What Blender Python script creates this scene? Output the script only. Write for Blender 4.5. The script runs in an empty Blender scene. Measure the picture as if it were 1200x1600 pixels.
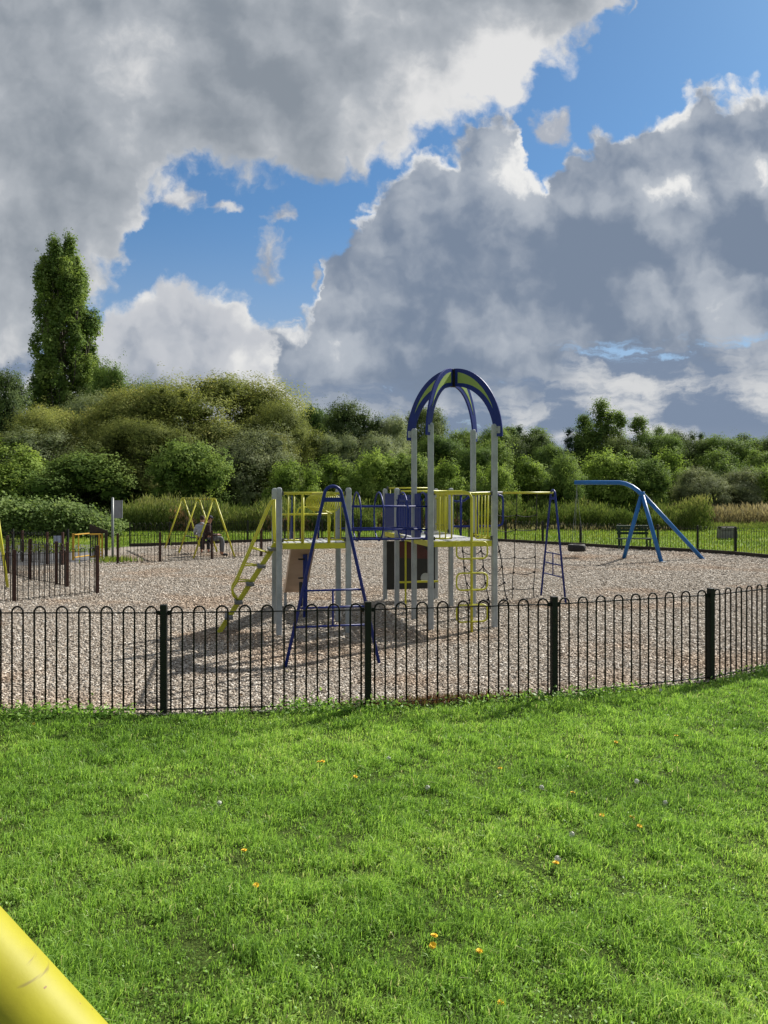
import bpy, math, random
import numpy as np
from mathutils import Vector
R = math.radians
SC = bpy.context.scene
COL = SC.collection
F, HZ, CAMH = 1180.0, 775.0, 2.1          # focal length in photo pixels, horizon row, eye height


def gp(x, y):
    """ground point seen at a photo pixel"""
    d = CAMH * F / (y - HZ)
    return Vector(((x - 600) / F * d, d, 0.0))


def at(x, Y, y):
    """point at depth Y seen at a photo pixel"""
    return Vector(((x - 600) / F * Y, Y, CAMH + (HZ - y) * Y / F))


# ------------------------------------------------------------------ node helpers
class S:
    """a socket with arithmetic"""
    def __init__(s, nt, sock): s.nt, s.k = nt, sock
    def _m(s, op, b=None, c=None, clamp=False, rev=False):
        n = s.nt.nodes.new('ShaderNodeMath'); n.operation = op; n.use_clamp = clamp
        args = [s, b, c] if not rev else [b, s, c]
        for i, a in enumerate(args):
            if a is None: continue
            if isinstance(a, S): s.nt.links.new(a.k, n.inputs[i])
            else: n.inputs[i].default_value = float(a)
        return S(s.nt, n.outputs[0])
    def __add__(s, o): return s._m('ADD', o)
    __radd__ = __add__
    def __mul__(s, o): return s._m('MULTIPLY', o)
    __rmul__ = __mul__
    def __sub__(s, o): return s._m('SUBTRACT', o)
    def __rsub__(s, o): return s._m('SUBTRACT', o, rev=True)
    def __truediv__(s, o): return s._m('DIVIDE', o)
    def max(s, o): return s._m('MAXIMUM', o)
    def min(s, o): return s._m('MINIMUM', o)
    def abs(s): return s._m('ABSOLUTE')
    def pow(s, o): return s._m('POWER', o)
    def clamp(s): return s._m('ADD', 0.0, clamp=True)
    def step(s, lo, hi):
        n = s.nt.nodes.new('ShaderNodeMapRange'); n.interpolation_type = 'SMOOTHSTEP'
        s.nt.links.new(s.k, n.inputs[0])
        n.inputs[1].default_value, n.inputs[2].default_value = lo, hi
        return S(s.nt, n.outputs[0])


def xyz(nt, x, y, z=0.0):
    n = nt.nodes.new('ShaderNodeCombineXYZ')
    for i, a in enumerate((x, y, z)):
        if isinstance(a, S): nt.links.new(a.k, n.inputs[i])
        else: n.inputs[i].default_value = a
    return S(nt, n.outputs[0])


def noise(nt, vec, scale, detail=6, rough=.55, off=0.0, dist=0.0, color=False, dims='3D'):
    n = nt.nodes.new('ShaderNodeTexNoise'); n.noise_dimensions = dims
    if off:
        a = nt.nodes.new('ShaderNodeVectorMath'); nt.links.new(vec.k, a.inputs[0])
        a.inputs[1].default_value = (off, off * 1.7, off * .37); vec = S(nt, a.outputs[0])
    nt.links.new(vec.k, n.inputs['Vector'])
    n.inputs['Scale'].default_value = scale; n.inputs['Detail'].default_value = detail
    n.inputs['Roughness'].default_value = rough; n.inputs['Distortion'].default_value = dist
    return S(nt, n.outputs['Color' if color else 'Fac'])


def voronoi(nt, vec, scale, out='Distance', feature='F1', detail=0, rough=.5, rnd=1.0, dims='3D'):
    n = nt.nodes.new('ShaderNodeTexVoronoi'); n.voronoi_dimensions = dims; n.feature = feature
    nt.links.new(vec.k, n.inputs['Vector']); n.inputs['Scale'].default_value = scale
    n.inputs['Detail'].default_value = detail; n.inputs['Roughness'].default_value = rough
    n.inputs['Randomness'].default_value = rnd
    if feature == 'SMOOTH_F1': n.inputs['Smoothness'].default_value = .55
    return S(nt, n.outputs[out])


def mix(nt, fac, a, b, mode='MIX'):
    n = nt.nodes.new('ShaderNodeMix'); n.data_type = 'RGBA'; n.blend_type = mode
    for i, v in ((0, fac), (6, a), (7, b)):
        if isinstance(v, S): nt.links.new(v.k, n.inputs[i])
        elif i == 0: n.inputs[i].default_value = v
        else: n.inputs[i].default_value = (*v, 1)
    return S(nt, n.outputs[2])


def ramp(nt, fac, stops, interp='LINEAR'):
    n = nt.nodes.new('ShaderNodeValToRGB'); nt.links.new(fac.k, n.inputs[0])
    e = n.color_ramp.elements; n.color_ramp.interpolation = interp
    while len(e) < len(stops): e.new(.5)
    for k, (p, c) in zip(e, stops): k.position = p; k.color = (*c, 1)
    return S(nt, n.outputs[0])


def curve1d(nt, x, pts, lo=-4.0, hi=16.0, vlo=-6.0, vhi=12.0):
    n = nt.nodes.new('ShaderNodeFloatCurve')
    cm = n.mapping; c = cm.curves[0]; cm.extend = 'HORIZONTAL'
    P = [((a - lo) / (hi - lo), (b - vlo) / (vhi - vlo)) for a, b in pts]
    while len(c.points) < len(P): c.points.new(.5, .5)
    for q, (a, b) in zip(c.points, P): q.location = (a, b); q.handle_type = 'VECTOR'
    cm.update()
    t = (x - lo) * (1 / (hi - lo))
    nt.links.new(t.k, n.inputs['Value'])
    return S(nt, n.outputs[0]) * (vhi - vlo) + vlo


# ------------------------------------------------------------------ sun direction
SUN_AZ, SUN_EL = R(46), R(40)
SUN = Vector((math.sin(SUN_AZ) * math.cos(SUN_EL), math.cos(SUN_AZ) * math.cos(SUN_EL), math.sin(SUN_EL)))
# ------------------------------------------------------------------ sky with broken cumulus
def build_world():
    w = bpy.data.worlds.new("World"); SC.world = w; w.use_nodes = True
    nt = w.node_tree; nt.nodes.clear()
    out = nt.nodes.new('ShaderNodeOutputWorld'); bg = nt.nodes.new('ShaderNodeBackground')
    nt.links.new(bg.outputs[0], out.inputs[0]); bg.inputs[1].default_value = .1
    sky = nt.nodes.new('ShaderNodeTexSky'); sky.sky_type = 'NISHITA'; sky.sun_disc = False
    sky.sun_elevation = SUN_EL; sky.sun_rotation = SUN_AZ; sky.air_density = 1.0; sky.dust_density = .4; sky.ozone_density = 2.5
    tc = nt.nodes.new('ShaderNodeTexCoord'); sp = nt.nodes.new('ShaderNodeSeparateXYZ')
    nt.links.new(tc.outputs['Generated'], sp.inputs[0])
    dx, dy, dz = (S(nt, sp.outputs[i]) for i in range(3))
    dyc = dy.max(.18)
    # bearing / height chart of the sky (tenths of a radian, roughly)
    x0 = dx / dyc * 11.8 + 6.0
    y0 = 7.75 - dz / dyc * 11.8
    P = xyz(nt, x0, y0)
    # domain warp: makes straight outlines billow
    D2 = dict(dims='2D')
    wn = noise(nt, P, 1.25, 6, .58, off=3.1, color=True, **D2)
    ws = nt.nodes.new('ShaderNodeSeparateXYZ'); nt.links.new(wn.k, ws.inputs[0])
    wx, wy = (S(nt, ws.outputs[0]) - .5), (S(nt, ws.outputs[1]) - .5)
    x, y = x0 + wx * .75, y0 + wy * .75
    Q = xyz(nt, x0 + wx * .45, y0 + wy * .45)
    Qs = xyz(nt, x0 + wx * .45 + .24, y0 + wy * .45 - .22)

    h = noise(nt, Q, .95, 8, .56, **D2) + (.42 - voronoi(nt, Q, 1.5, feature='SMOOTH_F1', detail=2, rough=.6, dims='2D')) * .5   # cauliflower heads
    soft = noise(nt, P, .45, 5, .5, off=7.7, **D2)
    body, bodys = noise(nt, Q, .62, 4, .5, off=2.2, **D2), noise(nt, Qs, .62, 4, .5, off=2.2, **D2)
    relief = bodys - body                                # > 0 where the cloud turns from the sun
    fine = noise(nt, Q, 3.0, 7, .6, off=1.9, **D2)
    vf = noise(nt, Q, 9.0, 6, .62, off=6.1, **D2)
    streak = noise(nt, xyz(nt, x0 * .45 + wx * .5, y0 * 1.5 + wy * .5), 1.4, 8, .6, off=5.0, **D2)
    big = soft

    def blob(cx, cy, rx, ry):
        a = (x - cx) * (1 / rx); b = (y - cy) * (1 / ry)
        return 1.0 - (a * a + b * b).pow(.5)             # 1 at the centre, 0 at the rim

    def spot(cx, cy, rx, ry): return blob(cx, cy, rx, ry).max(0.0).step(0.0, 1.0)

    blue = mix(nt, 1.0, S(nt, sky.outputs[0]), (1.0, 1.0, 1.0), 'MULTIPLY')
    k = 5.8
    def C(r, g, b): return (r * k, g * k, b * k)
    # clear sky: nishita, a little haze towards the horizon
    bal = mix(nt, 1.0, blue, BLUE_GAIN, 'MULTIPLY')
    col = mix(nt, (y0.step(3.0, 7.6) * .75 + .06), bal, C(.42, .47, .56))

    # --- low distant banks along the skyline
    fL = streak + (y0.step(4.6, 5.9) - 1.0) * .55 - .22
    lowb = mix(nt, (streak - relief * .6 + spot(9.9, 6.05, 1.4, .45) * .22 + spot(7.6, 6.15, .7, .3) * .12 - spot(11.4, 6.6, 1.2, .5) * .16).step(.42, .74), C(.205, .265, .37), C(.66, .67, .68))
    lowb = mix(nt, y0.step(6.6, 7.5) * .55, lowb, C(.52, .56, .62))
    col = mix(nt, fL.step(-.02, .10), col, lowb)

    # --- the large backlit cumulus on the right
    t3 = curve1d(nt, x, [(-4, 9), (3.7, 7.4), (3.95, 5.3), (4.2, 4.95), (4.7, 4.8), (4.95, 4.5), (5.05, 3.95), (5.3, 3.65), (5.7, 3.1),
                         (6.0, 2.6), (6.5, 2.15), (7.2, 1.8), (7.7, 1.5), (8.05, 1.65), (8.22, 2.35), (8.5, 2.65), (8.75, 2.25),
                         (9.2, 2.05), (9.7, 1.75), (10.0, 1.6), (10.5, 1.4), (11.0, 1.25), (11.6, 1.2), (12.2, 1.05), (16, 0)])
    f3 = y - t3 + (h - .5) * .8 + (fine - .5) * .26 + (vf - .5) * .12
    low3 = 6.5 - y0 + (streak - .5) * 2.2 - x0.step(7.8, 9.4) * .75
    inside = f3 - .12
    rim = 1.0 - inside.step(.02, .42)
    lit = .27 - relief * 1.5 + (h - .5) * .22 + (soft - .5) * .7 + (fine - .5) * .12
    lit = lit + spot(8.0, 2.7, .75, 1.2) * .55 + spot(10.5, 2.95, .85, .38) * .62 + spot(11.9, 2.7, .5, .45) * .6
    lit = lit + spot(5.2, 5.4, .7, .5) * .35 + spot(9.4, 5.7, .8, .3) * .5 + spot(10.5, 1.6, 2.2, .5) * .2 + spot(11.5, 4.6, .8, 1.1) * .16
    lit = lit - spot(9.6, 3.9, 1.7, .95) * .42 - spot(7.0, 4.6, 1.6, 1.0) * .30 - spot(11.6, 3.7, .9, .8) * .45 - spot(7.6, 2.6, .9, .8) * .0
    lit = lit - spot(6.7, 5.8, 2.0, .5) * .28 - spot(10.6, 5.2, 1.3, .5) * .2
    c3 = mix(nt, (lit + (vf - .5) * .10).step(-.08, .60), C(.190, .242, .330), C(.45, .49, .55))
    c3 = mix(nt, (lit + rim * .48 + (vf - .5) * .25 - .12).step(.45, .85), c3, C(.84, .84, .83))
    a3 = f3.step(-.03, .26) * (low3.step(-.1, .55))
    col = mix(nt, a3, col, c3)

    # --- cumulus low on the left
    t4 = curve1d(nt, x, [(-4, 6.6), (.8, 5.6), (1.3, 4.95), (1.7, 4.6), (2.2, 4.38), (2.8, 4.28), (3.4, 4.33), (3.8, 4.5), (4.05, 4.85),
                         (4.2, 5.15), (4.45, 5.7), (4.75, 6.2), (5.3, 6.6), (6.2, 7.2), (16, 9)])
    f4 = y - t4 + (h - .5) * .5 + (fine - .5) * .22 + (vf - .5) * .12
    lit4 = .50 - relief * 1.6 + (soft - .5) * .5 + (1.0 - (f4 - .05).step(.05, .7)) * .32 + (fine - .5) * .2
    lit4 = lit4 + spot(4.0, 5.9, .9, .8) * .22 - spot(2.4, 5.2, 1.1, .5) * .12 - spot(2.6, 6.0, 2.4, .4) * .18
    c4 = mix(nt, lit4.step(.10, .62), C(.33, .37, .44), C(.55, .57, .61))
    c4 = mix(nt, lit4.step(.60, 1.0), c4, C(.80, .80, .79))
    a4 = f4.step(-.02, .26) * (1.0 - (y0 - 6.2 - (soft - .5) * .8).step(-.2, 1.4) * .6)
    col = mix(nt, a4, col, c4)

    # --- high grey sheet over the upper left
    b2 = curve1d(nt, x, [(-4, 7.2), (0, 6.1), (.7, 5.75), (1.3, 5.25), (1.75, 4.7), (2.0, 4.1), (2.1, 3.55), (2.35, 3.15), (2.9, 2.95), (3.4, 3.0), (4.1, 2.98), (5.0, 3.02),
                         (5.7, 2.95), (6.1, 2.75), (6.7, 2.4), (7.4, 2.05), (8.1, 1.95), (8.45, 1.5), (8.9, 1.2), (9.2, .98), (9.5, .62), (9.8, .42),
                         (9.75, .1), (10.1, -.6), (12, -3.0), (16, -5.5)])
    f2 = b2 - y + (h - .5) * .75 + (fine - .5) * .34 + (vf - .5) * .14
    lit2 = .32 + (soft - .5) * .6 - relief * .9 + (big - .5) * .55 + (fine - .5) * .16
    lit2 = lit2 + (1.0 - f2.step(.05, 1.1)) * .22 + spot(8.0, .9, 2.0, 1.2) * .42 + spot(6.6, 1.5, 2.6, 1.3) * .20 + spot(6.3, .3, 2.4, .7) * .14 + spot(2.9, 3.0, .9, .35) * .22
    lit2 = lit2 - spot(4.0, 1.1, 2.2, .7) * .2 - spot(3.2, .2, 2.2, .5) * .18 - spot(1.0, 1.2, 2.0, 1.6) * .14 - spot(2.3, 2.4, 1.6, 1.3) * .1
    c2 = mix(nt, lit2.step(0.0, .55), C(.245, .28, .325), C(.43, .46, .50))
    c2 = mix(nt, (lit2 + (vf - .5) * .14).step(.40, .86), c2, C(.76, .76, .76))
    a2 = f2.step(-.05, .42)
    col = mix(nt, a2, col, c2)

    # --- torn scraps in the blue gap
    for (cx, cy, rx, ry, br) in ((4.22, 3.95, .42, .75, .50), (4.35, 3.42, .42, .30, .50), (3.55, 3.2, .46, .17, .6), (2.85, 3.05, .6, .34, .62), (8.58, 1.98, .46, .40, .6), (4.95, 4.3, .12, .35, .5)):
        fw = blob(cx, cy, rx, ry) + (h - .5) * .85 + (fine - .5) * .7 + (vf - .5) * .3
        col = mix(nt, fw.step(.05, .75) * .93, col, mix(nt, (fine - relief * 1.5).step(.3, .75), C(br * .72, br * .76, br * .84), C(br * 1.15, br * 1.15, br * 1.15)))
    nt.links.new(col.k, bg.inputs[0])
    w.cycles.sampling_method = 'MANUAL'; w.cycles.sample_map_resolution = 512

    sd = bpy.data.lights.new('sun_lamp', 'SUN'); sd.energy = 4.7; sd.angle = R(.5); sd.color = (1.0, .955, .88)
    so = bpy.data.objects.new('sun_lamp', sd); COL.objects.link(so)
    so.location = SUN * 50; so.rotation_euler = SUN.to_track_quat('Z', 'Y').to_euler()


BLUE_GAIN = (.30, .485, .60)
build_world()
# ------------------------------------------------------------------ mesh building helpers
class MB:
    def __init__(s): s.v, s.f, s.m = [], [], []
    def add(s, vs, fs, m=0):
        o = len(s.v); s.v += [tuple(p) for p in vs]
        for f in fs: s.f.append(tuple(i + o for i in f)); s.m.append(m)
    def hexa(s, b, t, m=0):
        """eight corners: bottom loop b, top loop t"""
        s.add(list(b) + list(t), [(3, 2, 1, 0), (4, 5, 6, 7), (0, 1, 5, 4), (1, 2, 6, 5), (2, 3, 7, 6), (3, 0, 4, 7)], m)
    def box(s, c, ax, ay, az, m=0):
        """box with centre c and half-axis vectors"""
        c, ax, ay, az = Vector(c), Vector(ax), Vector(ay), Vector(az)
        s.hexa([c - ax - ay - az, c + ax - ay - az, c + ax + ay - az, c - ax + ay - az],
               [c - ax - ay + az, c + ax - ay + az, c + ax + ay + az, c - ax + ay + az], m)
    def tube(s, pts, r, n=8, closed=False, m=0, squash=None):
        pts = [Vector(p) for p in pts]; N = len(pts)
        rs = r if isinstance(r, (list, tuple)) else [r] * N
        up = None; vs = []
        for i, p in enumerate(pts):
            if closed: t = pts[(i + 1) % N] - pts[i - 1]
            else: t = pts[min(i + 1, N - 1)] - pts[max(i - 1, 0)]
            t.normalize()
            if up is None:
                up = Vector((0, 0, 1)) if abs(t.z) < .9 else Vector((0, 1, 0))
            a = (up - t * up.dot(t)).normalized(); up = a; b = t.cross(a)
            for k in range(n):
                q = 2 * math.pi * k / n
                vs.append(p + (a * math.cos(q) + b * math.sin(q)) * rs[i])
        fs = []
        for i in range(N if closed else N - 1):
            j = (i + 1) % N
            for k in range(n): fs.append((i * n + k, i * n + (k + 1) % n, j * n + (k + 1) % n, j * n + k))
        if not closed:
            fs.append(tuple(range(n))[::-1]); fs.append(tuple((N - 1) * n + k for k in range(n)))
        s.add(vs, fs, m)
    def bar(s, a, b, w, h, m=0, side=None):
        """rectangular bar from a to b; w across, h along 'side x dir'"""
        a, b = Vector(a), Vector(b); t = (b - a).normalized()
        sd = Vector(side) if side is not None else (Vector((0, 0, 1)) if abs(t.z) < .9 else Vector((1, 0, 0)))
        x = (sd - t * sd.dot(t)).normalized(); y = t.cross(x)
        s.hexa([a - x * w / 2 - y * h / 2, a + x * w / 2 - y * h / 2, a + x * w / 2 + y * h / 2, a - x * w / 2 + y * h / 2],
               [b - x * w / 2 - y * h / 2, b + x * w / 2 - y * h / 2, b + x * w / 2 + y * h / 2, b - x * w / 2 + y * h / 2], m)
    def prism(s, loop, d, m=0):
        """planar loop extruded by vector d"""
        n = len(loop); d = Vector(d); L = [Vector(p) for p in loop]
        s.add(L + [p + d for p in L], [tuple(range(n))[::-1], tuple(range(n, 2 * n))] + [(i, (i + 1) % n, n + (i + 1) % n, n + i) for i in range(n)], m)
    def dome(s, c, r, h, n=10, k=4, m=0, ax=(1, 0, 0), ay=(0, 1, 0)):
        c, ax, ay = Vector(c), Vector(ax), Vector(ay); vs = []; fs = []
        for i in range(k):
            q = math.pi / 2 * i / k
            for j in range(n):
                a = 2 * math.pi * j / n
                vs.append(c + (ax * math.cos(a) + ay * math.sin(a)) * r * math.cos(q) + Vector((0, 0, h * math.sin(q))))
        vs.append(c + Vector((0, 0, h)))
        for i in range(k - 1):
            for j in range(n): fs.append((i * n + j, i * n + (j + 1) % n, (i + 1) * n + (j + 1) % n, (i + 1) * n + j))
        for j in range(n): fs.append(((k - 1) * n + j, (k - 1) * n + (j + 1) % n, k * n))
        s.add(vs, fs, m)
    def build(s, name, mats, parent=None, smooth=False, bevel=0.0):
        me = bpy.data.meshes.new(name)
        off = root_loc(parent)
        me.from_pydata([(x - off.x, y - off.y, z - off.z) for x, y, z in s.v], [], s.f)
        for mt in (mats if isinstance(mats, (list, tuple)) else [mats]): me.materials.append(mt)
        me.polygons.foreach_set('material_index', s.m)
        if smooth: me.polygons.foreach_set('use_smooth', [len(f) == 4 or len(f) == 3 for f in s.f])
        me.update()
        o = bpy.data.objects.new(name, me); COL.objects.link(o)
        if parent: o.parent = parent
        if bevel:
            b = o.modifiers.new('bevel', 'BEVEL'); b.width = bevel; b.segments = 2; b.limit_method = 'ANGLE'
        return o


def root_loc(o):
    if o is None: return Vector((0, 0, 0))
    while o.parent: o = o.parent
    return o.location


def tag(o, label=None, cat=None, group=None, kind=None):
    if label: o['label'] = label
    if cat: o['category'] = cat
    if group: o['group'] = group
    if kind: o['kind'] = kind
    return o


def thing(name, loc, label, cat, group=None):
    o = bpy.data.objects.new(name, None); COL.objects.link(o)
    o.empty_display_size = .1; o.location = loc
    return tag(o, label, cat, group)


def np_mesh(name, V, quads=None, tris=None, mat=None, attrs=None, parent=None, normals=None):
    """large mesh from numpy arrays; attrs = {name: per-face values}, quads first then tris"""
    me = bpy.data.meshes.new(name)
    nq = 0 if quads is None else len(quads); ntr = 0 if tris is None else len(tris)
    me.vertices.add(len(V)); me.vertices.foreach_set('co', np.ascontiguousarray(V, dtype=np.float32).ravel())
    idx = np.concatenate(([] if quads is None else [quads.ravel()]) + ([] if tris is None else [tris.ravel()])).astype(np.int32)
    me.loops.add(len(idx)); me.loops.foreach_set('vertex_index', idx)
    me.polygons.add(nq + ntr)
    st = np.concatenate([np.arange(nq) * 4, nq * 4 + np.arange(ntr) * 3]).astype(np.int32)
    me.polygons.foreach_set('loop_start', st)
    me.update(calc_edges=True)
    for k, v in (attrs or {}).items():
        a = me.attributes.new(k, 'FLOAT', 'FACE'); a.data.foreach_set('value', np.ascontiguousarray(v, dtype=np.float32))
    me.validate()
    if normals is not None:
        a = me.attributes.new('custom_normal', 'FLOAT_VECTOR', 'POINT'); a.data.foreach_set('vector', np.ascontiguousarray(normals, dtype=np.float32).ravel())
    if mat: me.materials.append(mat)
    o = bpy.data.objects.new(name, me); COL.objects.link(o)
    if parent: o.parent = parent
    return o


# ------------------------------------------------------------------ materials
def new_mat(name):
    m = bpy.data.materials.new(name); m.use_nodes = True
    nt = m.node_tree; b = nt.nodes['Principled BSDF']
    return m, nt, b


def coords(nt, kind='Object'):
    t = nt.nodes.new('ShaderNodeTexCoord'); return S(nt, t.outputs[kind])


def bump(nt, b, hgt, strength, dist=.01):
    n = nt.nodes.new('ShaderNodeBump'); n.inputs['Strength'].default_value = strength; n.inputs['Distance'].default_value = dist
    nt.links.new(hgt.k, n.inputs['Height']); nt.links.new(n.outputs[0], b.inputs['Normal'])


def paint(name, c, rough=.45, wear=None, dirt=.25, spec=.5, scale=6.0, chips=.0):
    """painted metal: faded patches, grime and small chips"""
    m, nt, b = new_mat(name); p = coords(nt)
    n1 = noise(nt, p, scale, 5, .6); n2 = noise(nt, p, scale * 7, 4, .6, off=4.0)
    dk = tuple(x * (1 - dirt) for x in c)
    col = mix(nt, n1.step(.35, .65), c, dk)
    if wear: col = mix(nt, (n2 + (n1 - .5) * .8).step(.64 - chips, .70 - chips), col, wear)
    nt.links.new(col.k, b.inputs['Base Color'])
    r = n2 * .25 + (rough - .12); nt.links.new(r.k, b.inputs['Roughness'])
    b.inputs['Specular IOR Level'].default_value = spec
    bump(nt, b, n2, .08, .004)
    return m


M = {}
M['yellow'] = paint('lime_yellow_paint', (0.5270, 0.5100, 0.0298), .42, (0.3825, 0.3655, 0.0510), .14)
M['grey_post'] = paint('grey_post_paint', (0.3400, 0.3697, 0.3825), .5, (0.2550, 0.2720, 0.2720), .18)
M['blue'] = paint('royal_blue_paint', (0.0076, 0.0221, 0.1827), .42, (0.0136, 0.0289, 0.1870), .18, spec=.3)
M['sky_blue'] = paint('sky_blue_paint', (0.0136, 0.1318, 0.3995), .42, (0.0255, 0.1445, 0.3740), .15, spec=.35)
M['fence_black'] = paint('black_green_fence_paint', (.006, .007, .006), .6, (.045, .018, .010), .2, scale=4, chips=.03, spec=.2)
M['fence_post'] = paint('dark_green_post_paint', (.011, .014, .011), .6, (.035, .024, .016), .25, scale=5, spec=.25)
M['rust_post'] = paint('rusty_brown_post_paint', (.045, .020, .014), .6, (.085, .032, .018), .35, scale=5, chips=.04, spec=.25)
M['grey_rod'] = paint('worn_grey_metal', (.20, .20, .20), .5)
M['green_bench'] = paint('dark_green_bench_paint', (.012, .045, .022), .5, None, .3)
M['rubber'] = paint('black_rubber', (.012, .012, .013), .75, None, .3)
M['grey_tread'] = paint('grey_tread_rubber', (.16, .16, .16), .75, None, .3)
M['black_panel'] = paint('black_play_panel', (.010, .010, .011), .5, None, .2)
M['red'] = paint('faded_red_paint', (.075, .011, .009), .5, None, .3)
M['lime'] = paint('lime_green_inlay', (0.2550, 0.3570, 0.0850), .5, None, .1)
M['rope'] = paint('black_rope', (.012, .012, .012), .85, None, .2)
M['galv'] = paint('galvanised_steel', (0.2040, 0.2253, 0.2295), .42, None, .2)
M['gate_yellow'] = paint('gate_amber_paint', (0.5270, 0.3060, 0.0255), .5, (0.3400, 0.2125, 0.0680), .15)
M['sign_back'] = paint('dark_sign_back', (.05, .055, .065), .5)
M['sign_blue'] = paint('pale_notice', (0.3570, 0.4080, 0.5270), .6)
M['skin'] = paint('skin', (.42, .22, .15), .55, None, .08)


def tan_mat():
    m, nt, b = new_mat('tan_slide_laminate'); p = coords(nt)
    n1 = noise(nt, p, 3, 5, .6)
    col = mix(nt, n1.step(.3, .7), (.46, .33, .23), (.38, .26, .18)); nt.links.new(col.k, b.inputs['Base Color'])
    b.inputs['Roughness'].default_value = .5
    return m


M['tan'] = tan_mat()


def deck_mat():
    m, nt, b = new_mat('pale_deck_metal'); p = coords(nt)
    n1 = noise(nt, p, 20, 5, .6)
    col = mix(nt, n1.step(.35, .65), (.62, .63, .63), (.46, .46, .45)); nt.links.new(col.k, b.inputs['Base Color'])
    b.inputs['Metallic'].default_value = .25; b.inputs['Roughness'].default_value = .4
    return m


M['deck'] = deck_mat()


def concrete_mat(name, c, sc=8):
    m, nt, b = new_mat(name); p = coords(nt)
    n1, n2 = noise(nt, p, sc, 8, .65), noise(nt, p, sc * 8, 4, .6, off=3)
    col = mix(nt, n1.step(.3, .7), c, tuple(x * .6 for x in c)); nt.links.new(col.k, b.inputs['Base Color'])
    b.inputs['Roughness'].default_value = .9; bump(nt, b, n2, .4, .01)
    return m


M['concrete'] = concrete_mat('weathered_concrete', (.22, .21, .20))
M['timber'] = concrete_mat('damp_dark_timber_and_lip_shade', (.045, .035, .025), 5)
M['tarmac'] = concrete_mat('grey_tarmac', (.13, .13, .135), 2)


def cloth(name, c, sc=60):
    m, nt, b = new_mat(name); p = coords(nt)
    n = noise(nt, p, 14, 4, .6)
    col = mix(nt, n.step(.3, .7), c, tuple(x * .7 for x in c)); nt.links.new(col.k, b.inputs['Base Color'])
    b.inputs['Roughness'].default_value = .9; bump(nt, b, n, .3, .02)
    return m


def leaf_mat(name, stops, trans=.35, rough=.5, spec=.3, jitter=.35):
    """leaf colour varies leaf to leaf, clump to clump and tree to tree"""
    m, nt, b = new_mat(name)
    a = nt.nodes.new('ShaderNodeAttribute'); a.attribute_name = 'rnd'
    oi = nt.nodes.new('ShaderNodeObjectInfo')
    f = S(nt, a.outputs['Fac']) + (S(nt, oi.outputs['Random']) - .5) * jitter
    col = ramp(nt, f.clamp(), stops)
    nt.links.new(col.k, b.inputs['Base Color'])
    b.inputs['Roughness'].default_value = rough; b.inputs['Specular IOR Level'].default_value = spec
    t = nt.nodes.new('ShaderNodeBsdfTranslucent')
    tcl = mix(nt, 1.0, col, (1.12, 1.12, .75), 'MULTIPLY'); nt.links.new(tcl.k, t.inputs[0])
    mx = nt.nodes.new('ShaderNodeMixShader'); mx.inputs[0].default_value = trans
    nt.links.new(b.outputs[0], mx.inputs[1]); nt.links.new(t.outputs[0], mx.inputs[2])
    nt.links.new(mx.outputs[0], nt.nodes['Material Output'].inputs[0])
    return m


def bark_mat():
    m, nt, b = new_mat('tree_bark'); p = coords(nt)
    n = noise(nt, p, 6, 6, .6)
    col = mix(nt, n.step(.3, .7), (.06, .048, .036), (.11, .095, .075)); nt.links.new(col.k, b.inputs['Base Color'])
    b.inputs['Roughness'].default_value = .95; bump(nt, b, n, .6, .03)
    return m


M['bark'] = bark_mat()
# ------------------------------------------------------------------ ground, lawn, chippings, path
NEAR = [gp(-420, 1112), gp(-100, 1118), gp(255, 1117), gp(575, 1108), gp(865, 1092), gp(1110, 1066), gp(1290, 1042)]   # near fence line
NEAR = [Vector((-9.9, 7.55, 0)), Vector((-7.95, 7.38, 0)), Vector((-6.0, 7.28, 0)), Vector((-4.06, 7.24, 0)), Vector((-2.11, 7.235, 0)), Vector((-.158, 7.44, 0)), Vector((1.76, 7.82, 0)), Vector((3.69, 8.53, 0)), Vector((5.30, 9.55, 0)), Vector((6.7, 10.9, 0)), Vector((7.9, 12.45, 0))]
FARPTS = [(203, 854), (265, 852.5), (330, 849.5), (387, 847.5), (445, 845.5), (503, 844), (560, 843), (618, 842.8), (676, 843), (733, 844.5), (790, 846.5), (848, 850), (907, 853), (968, 857), (1028, 860), (1090, 863), (1149, 867), (1222, 874), (1300, 885)]
FAR = [gp(*q) for q in FARPTS]
GATE_L, GATE_R = gp(109, 876), gp(165, 874.5)


def ground_mat():
    m, nt, b = new_mat('meadow_turf'); p = coords(nt)
    n1, n2, n3 = noise(nt, p, .35, 6, .6), noise(nt, p, 5, 6, .65, off=2), noise(nt, p, 38, 5, .7, off=9)
    col = mix(nt, (n2 * .5 + n3 * .5).step(.33, .66), (.10, .165, .024), (.20, .29, .044))
    col = mix(nt, n1.step(.48, .68) * .5, col, (.19, .23, .055))
    nt.links.new(col.k, b.inputs['Base Color']); b.inputs['Roughness'].default_value = .9
    b.inputs['Specular IOR Level'].default_value = .15
    bump(nt, b, n3, .9, .05)
    return m


def soil_mat():
    m, nt, b = new_mat('lawn_soil'); p = coords(nt)
    n1, n3 = noise(nt, p, 3, 6, .6), noise(nt, p, 60, 5, .7, off=9)
    col = mix(nt, n3.step(.35, .65), (.035, .055, .012), (.085, .125, .024))
    nt.links.new(col.k, b.inputs['Base Color']); b.inputs['Roughness'].default_value = .95
    b.inputs['Specular IOR Level'].default_value = .1
    bump(nt, b, n3, .9, .03)
    return m


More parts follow.
